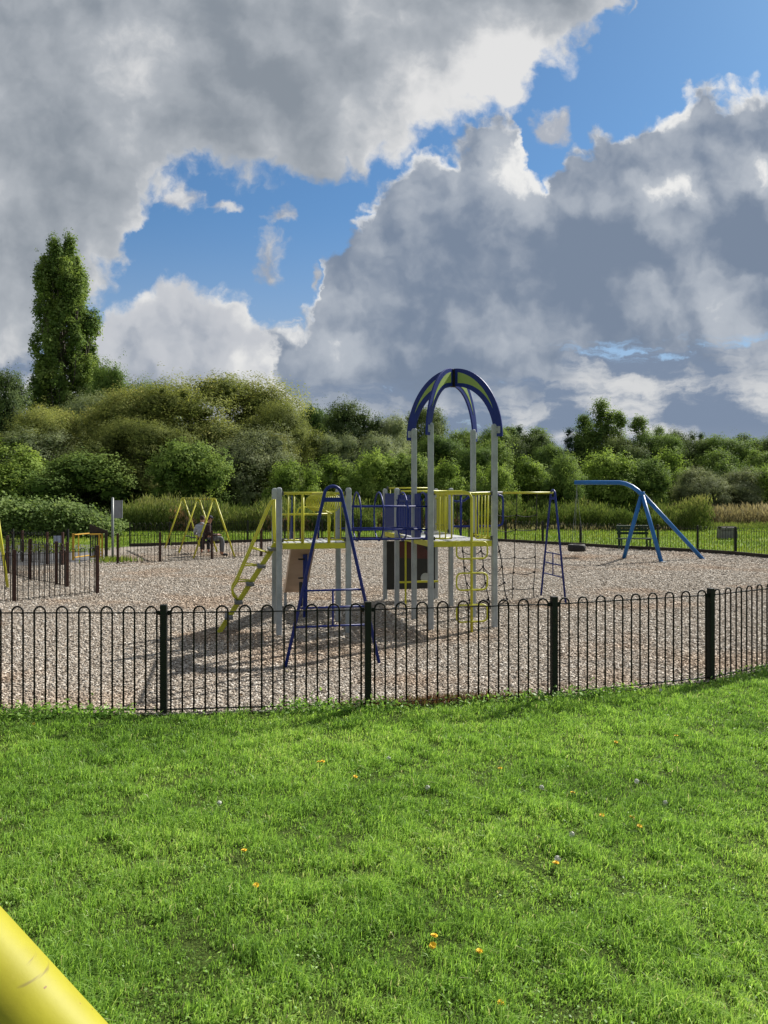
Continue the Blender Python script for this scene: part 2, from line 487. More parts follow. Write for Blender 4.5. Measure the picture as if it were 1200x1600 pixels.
WORN = [(-.8, 10.2, 1.5, .9), (.9, 11.3, 1.2, .7), (-2.4, 11.3, .9, .7), (6.4, 25.6, 1.3, 1.0), (-6.2, 27.0, 1.6, 1.4), (3.2, 14.6, 1.3, .9), (-1.6, 15.6, .9, .8), (-8.6, 25.8, 1.0, 1.2), (4.6, 9.6, 1.6, .6)]


def worn(nt, p):
    """scuffed hollows under the swings, ladders and landings"""
    sp = nt.nodes.new('ShaderNodeSeparateXYZ'); nt.links.new(p.k, sp.inputs[0])
    x, y = S(nt, sp.outputs[0]), S(nt, sp.outputs[1]); tot = None
    wob = (noise(nt, p, 1.6, 5, .6, off=14) - .5) * 1.3
    for cx, cy, rx, ry in WORN:
        a = (x - cx) * (1 / rx); b = (y - cy) * (1 / ry); v = (1.15 - (a * a + b * b).pow(.5) + wob).step(0.0, .8)
        tot = v if tot is None else tot.max(v)
    return tot


def chip_ramp(nt, f):
    return ramp(nt, f, [(0.0, (.16, .13, .10)), (.10, (.23, .188, .148)), (.35, (.325, .275, .22)), (.6, (.41, .36, .30)), (.85, (.50, .455, .395)), (1.0, (.62, .585, .53))])


def bark_chip_mat():
    m, nt, b = new_mat('wood_chippings'); p = coords(nt)
    wv = noise(nt, p, 9, 3, .5, color=True)
    a = nt.nodes.new('ShaderNodeVectorMath'); a.operation = 'SCALE'; nt.links.new(wv.k, a.inputs[0]); a.inputs['Scale'].default_value = .05
    ad = nt.nodes.new('ShaderNodeVectorMath'); nt.links.new(p.k, ad.inputs[0]); nt.links.new(a.outputs[0], ad.inputs[1])
    q = S(nt, ad.outputs[0])
    sp = nt.nodes.new('ShaderNodeSeparateXYZ'); nt.links.new(q.k, sp.inputs[0])
    sx, sy = S(nt, sp.outputs[0]), S(nt, sp.outputs[1])
    q1 = xyz(nt, sx * 22, sy * 34, 0.0)
    c1 = voronoi(nt, q1, 1.0, 'Color', dims='2D'); d1 = voronoi(nt, q1, 1.0, 'Distance', dims='2D')
    s1 = nt.nodes.new('ShaderNodeSeparateColor'); nt.links.new(c1.k, s1.inputs[0])
    q2 = xyz(nt, sx * 17 + sy * 16, sy * 17 - sx * 16, 0.0)
    c2 = voronoi(nt, q2, 1.0, 'Color', dims='2D')
    s2 = nt.nodes.new('ShaderNodeSeparateColor'); nt.links.new(c2.k, s2.inputs[0])
    f = S(nt, s1.outputs[0]) * .6 + S(nt, s2.outputs[1]) * .4
    big = noise(nt, p, .5, 5, .6, off=3)
    mid = noise(nt, p, 2.2, 5, .6, off=6)
    col = chip_ramp(nt, (f + (mid - .5) * .35).clamp())
    col = mix(nt, big.step(.50, .68) * .55, col, mix(nt, 1.0, col, (1.02, .82, .66), 'MULTIPLY'))
    col = mix(nt, mid.step(.58, .75) * .4, col, mix(nt, 1.0, col, (.72, .66, .60), 'MULTIPLY'))
    col = mix(nt, worn(nt, p) * .48, col, mix(nt, 1.0, col, (.98, .78, .60), 'MULTIPLY'))
    col = mix(nt, 1.0, col, (.70, .70, .70), 'MULTIPLY')
    nt.links.new(col.k, b.inputs['Base Color']); b.inputs['Roughness'].default_value = .9
    b.inputs['Specular IOR Level'].default_value = .2
    bump(nt, b, f * .6 - d1 * .5, .8, .03)
    return m


M['turf'] = ground_mat(); M['soil'] = soil_mat(); M['chips'] = bark_chip_mat()


def sheet(name, pts, z, mat, n=1):
    me = bpy.data.meshes.new(name); me.from_pydata([(p[0], p[1], z) for p in pts], [], [tuple(range(len(pts)))])
    me.materials.append(mat); o = bpy.data.objects.new(name, me); COL.objects.link(o)
    return tag(o, kind='structure')


sheet('ground', [(-700, -200), (700, -200), (700, 1400), (-700, 1400)], 0.0, M['turf'])
sheet('lawn', [(-10.5, -3.0), (9, -3.0), (9, 14.0)] + [(p.x, p.y) for p in NEAR[::-1]] + [(-10.5, 7.6)], .004, M['soil'])
play = [(p.x, p.y) for p in NEAR] + [(10.5, 16.0), (15.5, 21.5)] + [(p.x, p.y) for p in FAR[::-1][1:]] + [(-11.5, 30.0), (GATE_R.x, GATE_R.y + .3), (GATE_L.x, GATE_L.y + .3), (-13.5, 25.0), (-16, 22), (-13, 12)]
sheet('bark_playground', play, .008, M['chips'])
sheet('path', [gp(-60, 884), gp(60, 884), gp(105, 879), gp(128, 880), gp(166, 876), gp(160, 861), gp(150, 852), gp(118, 851), gp(112, 862), gp(95, 851), gp(30, 850), gp(-60, 852)], .014, M['tarmac'])

rng = np.random.default_rng(7)
NX = np.array([p.x for p in NEAR]); NY = np.array([p.y for p in NEAR])


# ---- loose chippings near the fence: small bent flakes
def loose_chips(n, name, ylo, yhi, smin, smax):
    t = rng.random(n * 3); Y = ylo * (yhi / ylo) ** (t ** 1.25)
    X = (rng.random(n * 3) - .5) * 2 * (.58 * Y + 2.2)
    keep = (Y > np.interp(X, NX, NY) - .04) & (Y < np.interp(X, np.array([p.x for p in FAR]), np.array([p.y for p in FAR]), left=30.0, right=22.0) - .3) & ((X > -9.6) | (Y < 22.2))
    X, Y = X[keep][:n], Y[keep][:n]; n = len(X)
    L = rng.uniform(smin, smax, n) * (1 + .035 * (Y - 7)); W = L * rng.uniform(.25, .55, n); T = rng.uniform(.003, .008, n)
    a = rng.uniform(0, 2 * np.pi, n)
    ux = np.stack([np.cos(a), np.sin(a), rng.normal(0, .22, n)], 1); ux /= np.linalg.norm(ux, axis=1)[:, None]
    up = np.stack([rng.normal(0, .3, n), rng.normal(0, .3, n), np.ones(n)], 1)
    uy = np.cross(up, ux); uy /= np.linalg.norm(uy, axis=1)[:, None]; uz = np.cross(ux, uy)
    c = np.stack([X, Y, .008 + rng.uniform(.004, .018, n)], 1)
    V = np.zeros((n, 8, 3))
    k = 0
    for sz in (-1, 1):
        for sx, sy in ((-1, -1), (1, -.6), (1, .7), (-1, 1)):
            V[:, k] = c + ux * (sx * L / 2)[:, None] + uy * (sy * W / 2)[:, None] + uz * (sz * T / 2)[:, None]; k += 1
    base = (np.arange(n) * 8)[:, None, None]
    fq = np.array([[4, 5, 6, 7], [0, 1, 5, 4], [1, 2, 6, 5], [2, 3, 7, 6], [3, 0, 4, 7]])[None]
    Q = (base + fq).reshape(-1, 4)
    o = np_mesh(name, V.reshape(-1, 3), quads=Q, mat=M['chip_flake'], attrs={'rnd': np.repeat(rng.random(n), 5)})
    return tag(o, kind='stuff')


def flake_mat():
    m, nt, b = new_mat('chip_flakes')
    a = nt.nodes.new('ShaderNodeAttribute'); a.attribute_name = 'rnd'
    col = chip_ramp(nt, S(nt, a.outputs['Fac']))
    p = coords(nt); big = noise(nt, p, .5, 5, .6, off=3)
    col = mix(nt, big.step(.50, .68) * .55, col, mix(nt, 1.0, col, (1.0, .80, .64), 'MULTIPLY'))
    col = mix(nt, worn(nt, p) * .48, col, mix(nt, 1.0, col, (.98, .78, .60), 'MULTIPLY'))
    nt.links.new(col.k, b.inputs['Base Color']); b.inputs['Roughness'].default_value = .85; b.inputs['Specular IOR Level'].default_value = .25
    return m


M['chip_flake'] = flake_mat()
loose_chips(300000, 'wood_chippings', 7.1, 37.5, .016, .046)


# strays and a few fallen leaves on the chippings
M['litter'] = leaf_mat('fallen_leaves', [(0, (.06, .035, .018)), (.5, (.14, .08, .03)), (1, (.12, .15, .03))], .2, .7, .15, 0.0)


# ---- grass blades
def blades(name, X, Y, H, W, mat, lean=.5, wind=(.35, -.1), z0=0.0, rnd=None):
    n = len(X); a = rng.uniform(0, 2 * np.pi, n)
    d = np.stack([np.cos(a), np.sin(a)], 1) * rng.uniform(.1, 1.0, n)[:, None] * lean + np.array(wind) * rng.uniform(.2, 1.2, n)[:, None]
    face = rng.uniform(0, 2 * np.pi, n); w = np.stack([np.cos(face), np.sin(face)], 1)
    V = np.zeros((n, 5, 3))
    mid = np.stack([X + d[:, 0] * H * .35, Y + d[:, 1] * H * .35, z0 + H * .62], 1)
    tipl = np.sqrt((d ** 2).sum(1))
    tip = np.stack([X + d[:, 0] * H * 1.05, Y + d[:, 1] * H * 1.05, z0 + H * np.clip(1.05 - .45 * tipl, .35, 1.1)], 1)
    w3 = np.concatenate([w, np.zeros((n, 1))], 1)
    b0 = np.stack([X, Y, np.full(n, z0)], 1)
    V[:, 0] = b0 - w3 * (W / 2)[:, None]; V[:, 1] = b0 + w3 * (W / 2)[:, None]
    V[:, 2] = mid + w3 * (W * .42)[:, None]; V[:, 3] = mid - w3 * (W * .42)[:, None]; V[:, 4] = tip
    k = (np.arange(n) * 5)[:, None]
    Q = k + np.array([[0, 1, 2, 3]]); T = k + np.array([[3, 2, 4]])
    r = rng.random(n) if rnd is None else rnd
    return np_mesh(name, V.reshape(-1, 3), quads=Q, tris=T, mat=mat, attrs={'rnd': np.concatenate([r, r])})


def vnoise(X, Y, sc, seed):
    """smooth value noise on a grid"""
    g = np.random.default_rng(seed).random((256, 256))
    x, y = X * sc + 100.3, Y * sc + 57.1
    i, j = np.floor(x).astype(int), np.floor(y).astype(int); fx, fy = x - i, y - j
    fx, fy = fx * fx * (3 - 2 * fx), fy * fy * (3 - 2 * fy)
    G = lambda a, b: g[a % 256, b % 256]
    return (G(i, j) * (1 - fx) + G(i + 1, j) * fx) * (1 - fy) + (G(i, j + 1) * (1 - fx) + G(i + 1, j + 1) * fx) * fy


M['grass'] = leaf_mat('grass_blades', [(0.0, (0.109, 0.207, 0.040)), (.35, (0.212, 0.387, 0.066)), (.7, (0.332, 0.528, 0.100)), (.93, (0.431, 0.581, 0.162)), (1.0, (0.499, 0.493, 0.285))], .48, .5, .35, 0.0)
M['grass_far'] = leaf_mat('rough_grass_blades', [(0.0, (0.085, 0.145, 0.023)), (.5, (0.169, 0.259, 0.037)), (1.0, (0.326, 0.373, 0.078))], .36, .55, .2, 0.0)
n = 1150000
t = rng.random(n); Y = 1.6 + 10.4 * t ** 1.3
X = (rng.random(n) - .5) * 2 * (.56 * Y + 3.0)
out = (np.abs(X) > .56 * Y + .35) | (Y < 2.7); keep = ~out | (rng.random(n) < .5); X, Y, n = X[keep], Y[keep], int(keep.sum())
keep = Y < np.interp(X, NX, NY) - .10 + rng.normal(0, .05, n)
X, Y = X[keep], Y[keep]
tuft = vnoise(X, Y, 5.5, 1) * .6 + vnoise(X, Y, 14, 2) * .4; patch = vnoise(X, Y, 1.1, 3); pat2 = vnoise(X, Y, 2.6, 4)
hol = vnoise(X, Y, 6.5, 9) * .5 + vnoise(X, Y, 17, 12) * .5
keep = rng.random(len(X)) < np.clip((hol - .16) * 3.0, .55, 1.0) * (.5 + tuft)
X, Y, tuft, patch, pat2 = X[keep], Y[keep], tuft[keep], patch[keep], pat2[keep]
m_ = len(X)
hollow = vnoise(X, Y, 6.5, 9) * .5 + vnoise(X, Y, 17, 12) * .5
H = (.020 + .068 * tuft ** 1.4) * rng.uniform(.55, 1.5, m_) * np.clip(.3 + 1.5 * hollow, .4, 1.3)
W = rng.uniform(.0024, .0056, m_) * (1 + .12 * np.maximum(Y - 3, 0))
rn = np.clip(.02 + .22 * np.clip((5.0 - Y) / 2, 0, 1) + .42 * patch + .34 * pat2 + rng.normal(0, .20, m_), 0, .95)
rn[rng.random(m_) < .015] = 1.0
tag(blades('grass', X, Y, H, W, M['grass'], lean=1.0, wind=(.35, -.25), rnd=rn), kind='stuff')

# ---- coarse grass on the strip beyond the far fence
n = 110000
X = rng.uniform(-32, 32, n); Y = 26 + 30 * rng.random(n) ** 1.2
FXs = np.array([p.x for p in FAR]); FYs = np.array([p.y for p in FAR])
keep = Y > np.interp(X, FXs, FYs, left=27.5, right=24) + .15
X, Y = X[keep], Y[keep]
rn = np.clip(.35 + .5 * vnoise(X, Y, .8, 5) + rng.normal(0, .15, len(X)), 0, 1)
tag(blades('rough_grass', X, Y, rng.uniform(.05, .17, len(X)), rng.uniform(.02, .05, len(X)) * Y / 34, M['grass_far'], lean=.8, rnd=rn), kind='stuff')

# ---- low leafy weeds rooted along the foot of the near fence
def leaf_cards(C, L, W, Nrm, attrs=None, droop=0.0):
    """rhombic leaves: centre C, length L, width W, facing Nrm"""
    n = len(C)
    r = rng.normal(size=(n, 3)); Nn = Nrm / np.maximum(np.linalg.norm(Nrm, axis=1), 1e-6)[:, None]
    a = np.cross(Nn, r); a /= np.maximum(np.linalg.norm(a, axis=1), 1e-6)[:, None]; b = np.cross(Nn, a)
    V = np.stack([C - a * (L / 2)[:, None], C - b * (W / 2)[:, None] + a * (L * .1)[:, None], C + a * (L / 2)[:, None] - Nn * (L * droop)[:, None], C + b * (W / 2)[:, None] + a * (L * .1)[:, None]], 1)
    return V.reshape(-1, 3)


def cards_obj(name, C, L, W, Nrm, rnd, mat, parent=None):
    V = leaf_cards(C, L, W, Nrm); Q = np.arange(len(C) * 4).reshape(-1, 4)
    return np_mesh(name, V, quads=Q, mat=mat, attrs={'rnd': rnd}, parent=parent)


n = 14000
X = rng.uniform(-8, 7.6, n); base = np.interp(X, NX, NY)
cl = vnoise(X, X * 0 + 3, 1.6, 8); keep = rng.random(n) < np.clip((cl - .35) * 2.2, .05, 1)
X, base, cl = X[keep], base[keep], cl[keep]; n = len(X)
C = np.stack([X, base - .08 + rng.normal(0, .06, n), np.abs(rng.normal(0, .045, n)) * (.5 + cl) + .01], 1)
Nn = rng.normal(size=(n, 3)) * .7 + np.array([0, -.3, 1])
tag(cards_obj('leafy_weeds', C, rng.uniform(.03, .075, n), rng.uniform(.012, .03, n), Nn, np.clip(.45 + rng.normal(0, .2, n), 0, 1), M['grass']), kind='stuff')
# broad leaves of clover and dandelion among the grass
n = 22000
t = rng.random(n); Y = 2.6 + 6.5 * t ** 1.3; X = (rng.random(n) - .5) * 2 * (.55 * Y + .4)
keep = (Y < np.interp(X, NX, NY) - .15) & (vnoise(X, Y, 2.2, 11) > .55)
X, Y = X[keep], Y[keep]; n = len(X)
C = np.stack([X, Y, rng.uniform(.012, .045, n)], 1)
tag(cards_obj('clover', C, rng.uniform(.010, .022, n), rng.uniform(.008, .014, n), rng.normal(size=(n, 3)) * .5 + np.array([0, 0, 1]), np.clip(.4 + rng.normal(0, .2, n), 0, .8), M['grass']), kind='stuff')
# dry reddish stems in the chippings by the fence
M['red_weed'] = leaf_mat('reddish_weed', [(0, (.10, .035, .025)), (.5, (.20, .09, .05)), (1, (.12, .17, .03))], .3, .6, .2, 0)
n = 2600; X = rng.normal(.55, .55, n); base = np.interp(X, NX, NY)
tag(blades('dry_weeds', X, base + rng.uniform(-.06, .16, n), rng.uniform(.03, .13, n), rng.uniform(.004, .009, n), M['red_weed'], lean=.8), kind='stuff')

# tufts at the foot of the sign pole and the gate
q = gp(176, 878); n = 420; X = q.x + rng.normal(.05, .32, n); Y = q.y + rng.normal(.1, .25, n)
tag(blades('grass_tufts', X, Y, rng.uniform(.06, .26, n), rng.uniform(.012, .03, n), M['grass_far'], lean=.8), kind='stuff')

n = 380
Y = 7.4 * (30 / 7.4) ** rng.random(n); X = (rng.random(n) - .5) * 2 * (.56 * Y + 1)
keep = (Y > np.interp(X, NX, NY) + .05) & (vnoise(X, Y, .5, 44) > .45); X, Y = X[keep], Y[keep]; n = len(X)
tag(cards_obj('fallen_leaves', np.stack([X, Y, np.full(n, .035)], 1), rng.uniform(.03, .07, n), rng.uniform(.02, .04, n), rng.normal(size=(n, 3)) * .3 + np.array([0, 0, 1]), rng.random(n), M['litter']), kind='stuff')
# ------------------------------------------------------------------ bow-top fences
def bow_path(a, b, h, t, seg=6):
    """inverted U from ground points a to b with straight legs and a round head"""
    a, b = Vector(a), Vector(b); c = (a + b) / 2; r = (b - a).length / 2; d = (b - a).normalized()
    p = [a + Vector((0, 0, t))]
    for i in range(seg + 1):
        q = math.pi * i / seg
        p.append(c - d * r * math.cos(q) + Vector((0, 0, h - r + r * math.sin(q))))
    p.append(b + Vector((0, 0, t)))
    return p


def fence(name, pts, label, mats, h=1.04, post_h=1.06, post_w=.062, nb=9, rad=.0090, split=True, group=None, seg=6, ngon=6, skip=(), rail=.98, lastpost=True):
    root = thing(name, pts[0], label, 'fence', group)
    bar_m, post_m = mats
    for i, p in enumerate(pts):
        if i == len(pts) - 1 and not lastpost: break
        d = (pts[min(i + 1, len(pts) - 1)] - pts[max(i - 1, 0)]); d.z = 0; d.normalize(); s = Vector((-d.y, d.x, 0))
        mb = MB(); w = post_w / 2
        mb.box(p + Vector((0, 0, post_h / 2)), d * w, s * w, (0, 0, post_h / 2))
        mb.build('post', post_m, root, bevel=.004)
    for i in range(len(pts) - 1):
        if i in skip: continue
        a, b = pts[i], pts[i + 1]; L = (b - a).length; d = (b - a).normalized()
        mb = MB(); g = post_w / 2
        mb.bar(a + d * g + Vector((0, 0, rail)), b - d * g + Vector((0, 0, rail)), .010, .024)
        if split:
            for e, q in ((1, a), (-1, b)):                     # fixing lugs
                mb.box(q + d * e * (g + .022) + Vector((0, 0, rail)), d * .016, Vector((-d.y, d.x, 0)) * .014, (0, 0, .02))
        else: mb.bar(a + d * g + Vector((0, 0, .055)), b - d * g + Vector((0, 0, .055)), .008, .026)
        n = nb or max(2, round(L / .215)); step = L / (n + .12)
        bars = [(a + d * (step * (k + .31)), a + d * (step * (k + .31) + step * .5)) for k in range(n)]
        if split:
            pn = bpy.data.objects.new('railing_panel', None); COL.objects.link(pn); pn.parent = root
            mb.build('rail', bar_m, pn); mb = MB(); mb.bar(a + d * g + Vector((0, 0, .055)), b - d * g + Vector((0, 0, .055)), .010, .024); mb.build('rail', bar_m, pn)
            for q, r in bars:
                bb = MB(); bb.tube(bow_path(q, r, h, .02, 8), rad, 8); bb.build('bow', bar_m, pn, smooth=True)
        else:
            for q, r in bars: mb.tube(bow_path(q, r, h, .03, seg), rad, ngon)
            mb.build('railing_panel', bar_m, root, smooth=False)
    return root


def V3(x, y, z=0.0): return Vector((x, y, z))


FB = (M['fence_black'], M['fence_post'])
FR = (M['fence_black'], M['rust_post'])
fence('bow_top_fence', NEAR, 'near black bow-top fence between the lawn and the wood chippings', FB)
fence('bow_top_fence', FAR, 'long dark bow-top fence along the far side of the chippings before the rough grass', FB, h=.97, post_h=1.0, nb=None, rad=.0078, split=False, rail=.88, ngon=4)
# swing enclosure
fence('bow_top_fence', [gp(184, 881.5), gp(250, 878), gp(331, 874), gp(408, 870), gp(470, 866)], 'low dark fence in front of the yellow swings and the seated people', FR, h=.92, post_h=.95, nb=None, rad=.008, split=False, rail=.86, ngon=4)
# chicane by the entrance
fence('bow_top_fence', [gp(-135, 955), gp(22, 941), gp(152, 928)], 'short rusty-posted fence nearest the near fence at the left edge', FR, nb=None, h=1.0, post_h=1.04, rad=.0085, split=False, rail=.93, ngon=5)
fence('bow_top_fence', [gp(-90, 892), gp(12, 897), gp(47, 907), gp(88, 915), gp(105, 918)], 'rusty-posted fence closing the chicane beside the tarmac path', FR, nb=None, h=.99, post_h=1.04, rad=.008, split=False, rail=.92, ngon=4)
fence('bow_top_fence', [gp(-70, 879), gp(35, 878), gp(74, 882.5), gp(98, 883)], 'dark fence running along the near side of the grey tarmac path', FR, nb=None, h=.96, post_h=1.0, rad=.0065, split=False, rail=.90, ngon=4)
fence('bow_top_fence', [gp(-150, 876), gp(-60, 876), gp(20, 876), gp(106, 876.5)], 'dark fence carrying the small pale notice left of the gate', FB, nb=None, h=.98, post_h=1.03, rad=.0065, split=False, rail=.92, ngon=4)

# pale notice tied to the fence
mb = MB(); c = gp(90, 876.5) + Vector((.02, -.03, .70)); mb.box(c, (.13, .01, 0), (0, .004, 0), (0, 0, .115))
o = mb.build('notice', M['sign_blue']); tag(o, 'small pale blue notice fixed to the fence left of the gate', 'notice')

# gate of amber tube, standing open
g = thing('gate', (GATE_L + GATE_R) / 2, 'amber yellow tubular gate standing open beside the tarmac path', 'gate')
dg = (GATE_R - GATE_L); Lg = dg.length; dg.normalize(); sg = Vector((-dg.y, dg.x, 0))
mb = MB(); mb.box(GATE_L + dg * .1 + Vector((0, 0, .44)), dg * .035, sg * .035, (0, 0, .44)); mb.build('gate_post', M['gate_yellow'], g, bevel=.004)
mb = MB(); q = GATE_L + dg * .15; e = q + sg * .75 + dg * .42
mb.tube([q + V3(0, 0, .84), e + V3(0, 0, .84)], .022, 6); mb.tube([q + V3(0, 0, .10), e + V3(0, 0, .10)], .022, 6)
for k in (.25,): mb.tube([q.lerp(e, k) + V3(0, 0, .1), q.lerp(e, k) + V3(0, 0, .84)], .016, 6)
mb.build('gate_leaf', M['gate_yellow'], g)
mb = MB(); a = GATE_L + dg * (Lg * .56); b = GATE_R - dg * .09
for z in (.84, .10): mb.tube([a + V3(0, 0, z), b + V3(0, 0, z)], .024, 6)
for s in (b - dg * .015, b - dg * .11): mb.tube([s + V3(0, 0, .04), s + V3(0, 0, .85)], .028, 6)
mb.tube([a + V3(0, 0, .1), b + V3(0, 0, .22)], .014, 6)
lf = mb.build('gate_leaf', M['gate_yellow'], g)
mb = MB()
for k in range(5): mb.box(a.lerp(b, .06 + .17 * k) + V3(0, 0, .47) + sg * .05, dg * .022, sg * .006, (0, 0, .36))
mb.build('slat', M['black_panel'], lf)
hp = thing('wooden_screen', GATE_R, 'dark brown panel with a sloping top beside the open gate', 'screen')
mb = MB(); a = GATE_L + dg * (Lg * .545) + sg * .12; b = GATE_R + sg * .12
mb.prism([a + V3(0, 0, .86), b + V3(0, 0, .86), b + V3(0, 0, .95), b - dg * .08 + V3(0, 0, 1.0), a + V3(0, 0, 1.19)], sg * .03)
mb.build('panel', M['timber'], hp)
mb = MB(); mb.box(GATE_R + V3(0, 0, .49) + dg * .02, dg * .05, sg * .05, (0, 0, .49)); mb.build('post', M['timber'], hp, bevel=.006)

# sign seen edge-on on a grey pole
sp_ = gp(176, 877.5); sg_ = thing('sign_post', sp_, 'grey pole carrying a dark sign seen nearly edge-on', 'sign')
mb = MB(); mb.tube([sp_, sp_ + V3(0, 0, 2.03)], .038, 10); mb.dome(sp_ + V3(0, 0, 2.03), .038, .03, 10, 3); mb.build('pole', M['galv'], sg_, smooth=True)
mb = MB(); c = sp_ + V3(.09, .16, 1.67); mb.box(c, (.075, .17, 0), (.012, -.006, 0), (0, 0, .29)); mb.build('sign_plate', M['sign_back'], sg_)
mb = MB(); c = sp_ + V3(.175, .345, 1.67); mb.box(c, (.006, .014, 0), (.016, -.008, 0), (0, 0, .295)); mb.build('sign_edge', M['galv'], sg_)

# dark strip added for the shaded grass lip along the far edge of the chippings
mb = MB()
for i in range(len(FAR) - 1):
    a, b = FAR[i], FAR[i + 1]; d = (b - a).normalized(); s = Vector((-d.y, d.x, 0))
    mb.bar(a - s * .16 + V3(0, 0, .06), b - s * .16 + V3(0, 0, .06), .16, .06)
tag(mb.build('lip_shade_strip', M['timber']), kind='structure')
# ------------------------------------------------------------------ the climbing frame (one connected structure)
O0 = V3(-1.57, 11.30); AR = R(12)
UU = V3(math.cos(AR), math.sin(AR)); VV = V3(-math.sin(AR), math.cos(AR))
def P(u, v, z=0.0): return O0 + UU * u + VV * v + V3(0, 0, z)

cf = thing('climbing_frame', P(2.9, .5), 'grey-posted climbing frame with blue and lime arch roof, yellow rails and blue tunnel', 'climbing frame')
DZ, TW = 1.385, 1.05
TOW = [(0.0, 0.0, 2.20), (2.35, 0.0, 3.22), (2.35, 2.35, 2.22)]     # corner u, v and post height


def rpost(u, v, h):
    mb = MB(); w = .042; k = .014; lp = []
    for sx, sy in ((1, 1), (-1, 1), (-1, -1), (1, -1)):
        for i in range(4):
            q = math.pi / 2 * (i / 3) + math.atan2(sy, sx) - math.pi / 4
            lp.append((sx * (w - k) + k * math.cos(q), sy * (w - k) + k * math.sin(q)))
    mb.prism([P(u + a, v + b, -.02) for a, b in lp], (0, 0, h))
    n = len(lp); prev = [P(u + a, v + b, h - .02) for a, b in lp]
    for sc, dz in ((.97, .018), (.8, .036), (.5, .047), (.0, .05)):
        cur = [P(u + a * sc, v + b * sc, h - .02 + dz) for a, b in lp]
        mb.add(prev + cur, [(i, (i + 1) % n, n + (i + 1) % n, n + i) for i in range(n)]); prev = cur
    o = mb.build('tower_post', M['grey_post'], cf)
    return o


for tu, tv, h in TOW:
    for a in (0, TW):
        for b in (0, TW): rpost(tu + a, tv + b, h)
    # deck: steel frame with pale slats
    mb = MB()
    for (a0, b0, a1, b1) in ((.05, 0, TW - .05, 0), (.05, TW, TW - .05, TW), (0, .05, 0, TW - .05), (TW, .05, TW, TW - .05)):
        mb.bar(P(tu + a0, tv + b0, DZ - .04), P(tu + a1, tv + b1, DZ - .04), .085, .04)
    dk = mb.build('deck', M['yellow'], cf, bevel=.003)
    mb = MB()
    for i in range(9):
        c = tu + .085 + i * (TW - .17) / 8
        mb.box(P(c, tv + TW / 2, DZ), UU * .038, VV * (TW / 2 - .03), (0, 0, .012))
    mb.build('slat', M['deck'], dk)


def guard(u0, v0, u1, v1, bars, mat, opening=None, top=2.14, name='guard_rail', rt=.022):
    """rail with uprights; bars = fractions (thick ones as (f, r))"""
    mb = MB(); A = (u0, v0); B = (u1, v1)
    pt = lambda f, z: P(u0 + (u1 - u0) * f, v0 + (v1 - v0) * f, z)
    mb.tube([pt(.045, top), pt(.955, top)], rt, 8)
    mb.tube([pt(.045, DZ + .05), pt(.955, DZ + .05)] if not opening else [pt(.045, DZ + .05), pt(opening[0], DZ + .05)], .014, 6)
    if opening: mb.tube([pt(opening[1], DZ + .05), pt(.955, DZ + .05)], .014, 6)
    g = mb.build(name, mat, cf, smooth=True)
    for f in bars:
        r = .011
        if isinstance(f, tuple): f, r = f
        mb = MB(); mb.tube([pt(f, DZ + (.05 if r < .02 else 0.0)), pt(f, top)], r, 8); mb.build('bar', mat, g, smooth=True)
    d = (pt(1, 0) - pt(0, 0)).normalized(); sd = V3(-d.y, d.x)
    for f, e in ((0, 1), (1, -1)):                            # dark fixing collars on the posts
        for z in (top, DZ + .05):
            mb = MB(); mb.box(pt(f, z) + d * (.052 * e), d * .014, sd * .028, (0, 0, .030)); mb.build('collar', M['sign_back'], g, bevel=.004)
    return g


guard(0, 0, TW, 0, [.13, .215, (.335, .024), (.715, .024), .80, .885], M['yellow'], (.335, .715))
guard(2.35, 0, 2.35 + TW, 0, [.14, .23, (.325, .014), (.705, .014), .80, .89], M['yellow'], (.325, .705))
guard(2.35 + TW, TW, 2.35 + TW, 0, [.12 + .152 * i for i in range(6)], M['yellow'])
guard(2.35, 2.35 + TW, 2.35 + TW, 2.35 + TW, [.1, .9], M['yellow'], top=2.26, rt=.016)
guard(2.35, 2.35, 2.35 + TW, 2.35, [.12, .88], M['yellow'], (.12, .88), top=2.19, rt=.018)


def slat_panel(u0, v0, u1, v1, n, mat, z0, z1, w=.075, name='slat_panel'):
    mb = MB(); d = (P(u1, v1) - P(u0, v0)); L = d.length; d.normalize(); s = V3(-d.y, d.x)
    for i in range(n):
        c = P(u0, v0).lerp(P(u1, v1), (i + .5) / n) + V3(0, 0, (z0 + z1) / 2)
        mb.box(c, d * (w / 2), s * .009, (0, 0, (z1 - z0) / 2))
    for z in (z0 + .12, z1 - .1):
        mb.box((P(u0, v0) + P(u1, v1)) / 2 + V3(0, 0, z) + s * .019, d * (L / 2), s * .008, (0, 0, .02))
    return mb.build(name, mat, cf, bevel=.002)


# tower beside the arch: tall blue slats either side of the tunnel mouth
slat_panel(2.35, .06, 2.35, .30, 3, M['blue'], DZ + .01, 2.14)
slat_panel(2.35, .99, 2.35, .62, 4, M['blue'], DZ + .01, 2.14)
# link between the two right-hand towers
slat_panel(2.35, 1.12, 2.35, 2.28, 9, M['blue'], DZ + .03, 2.12, w=.07)
slat_panel(3.40, 2.42, 3.40, 3.33, 8, M['yellow'], DZ + .03, 2.15, w=.075)
mb = MB(); mb.box(P(2.875, 1.7, DZ - .02), UU * .48, VV * .6, (0, 0, .02)); mb.build('link_deck', M['deck'], cf)
mb = MB()
for u in (2.40, 3.35): mb.bar(P(u, 1.10, DZ - .06), P(u, 2.30, DZ - .06), .06, .04)
mb.build('link_frame', M['yellow'], cf)
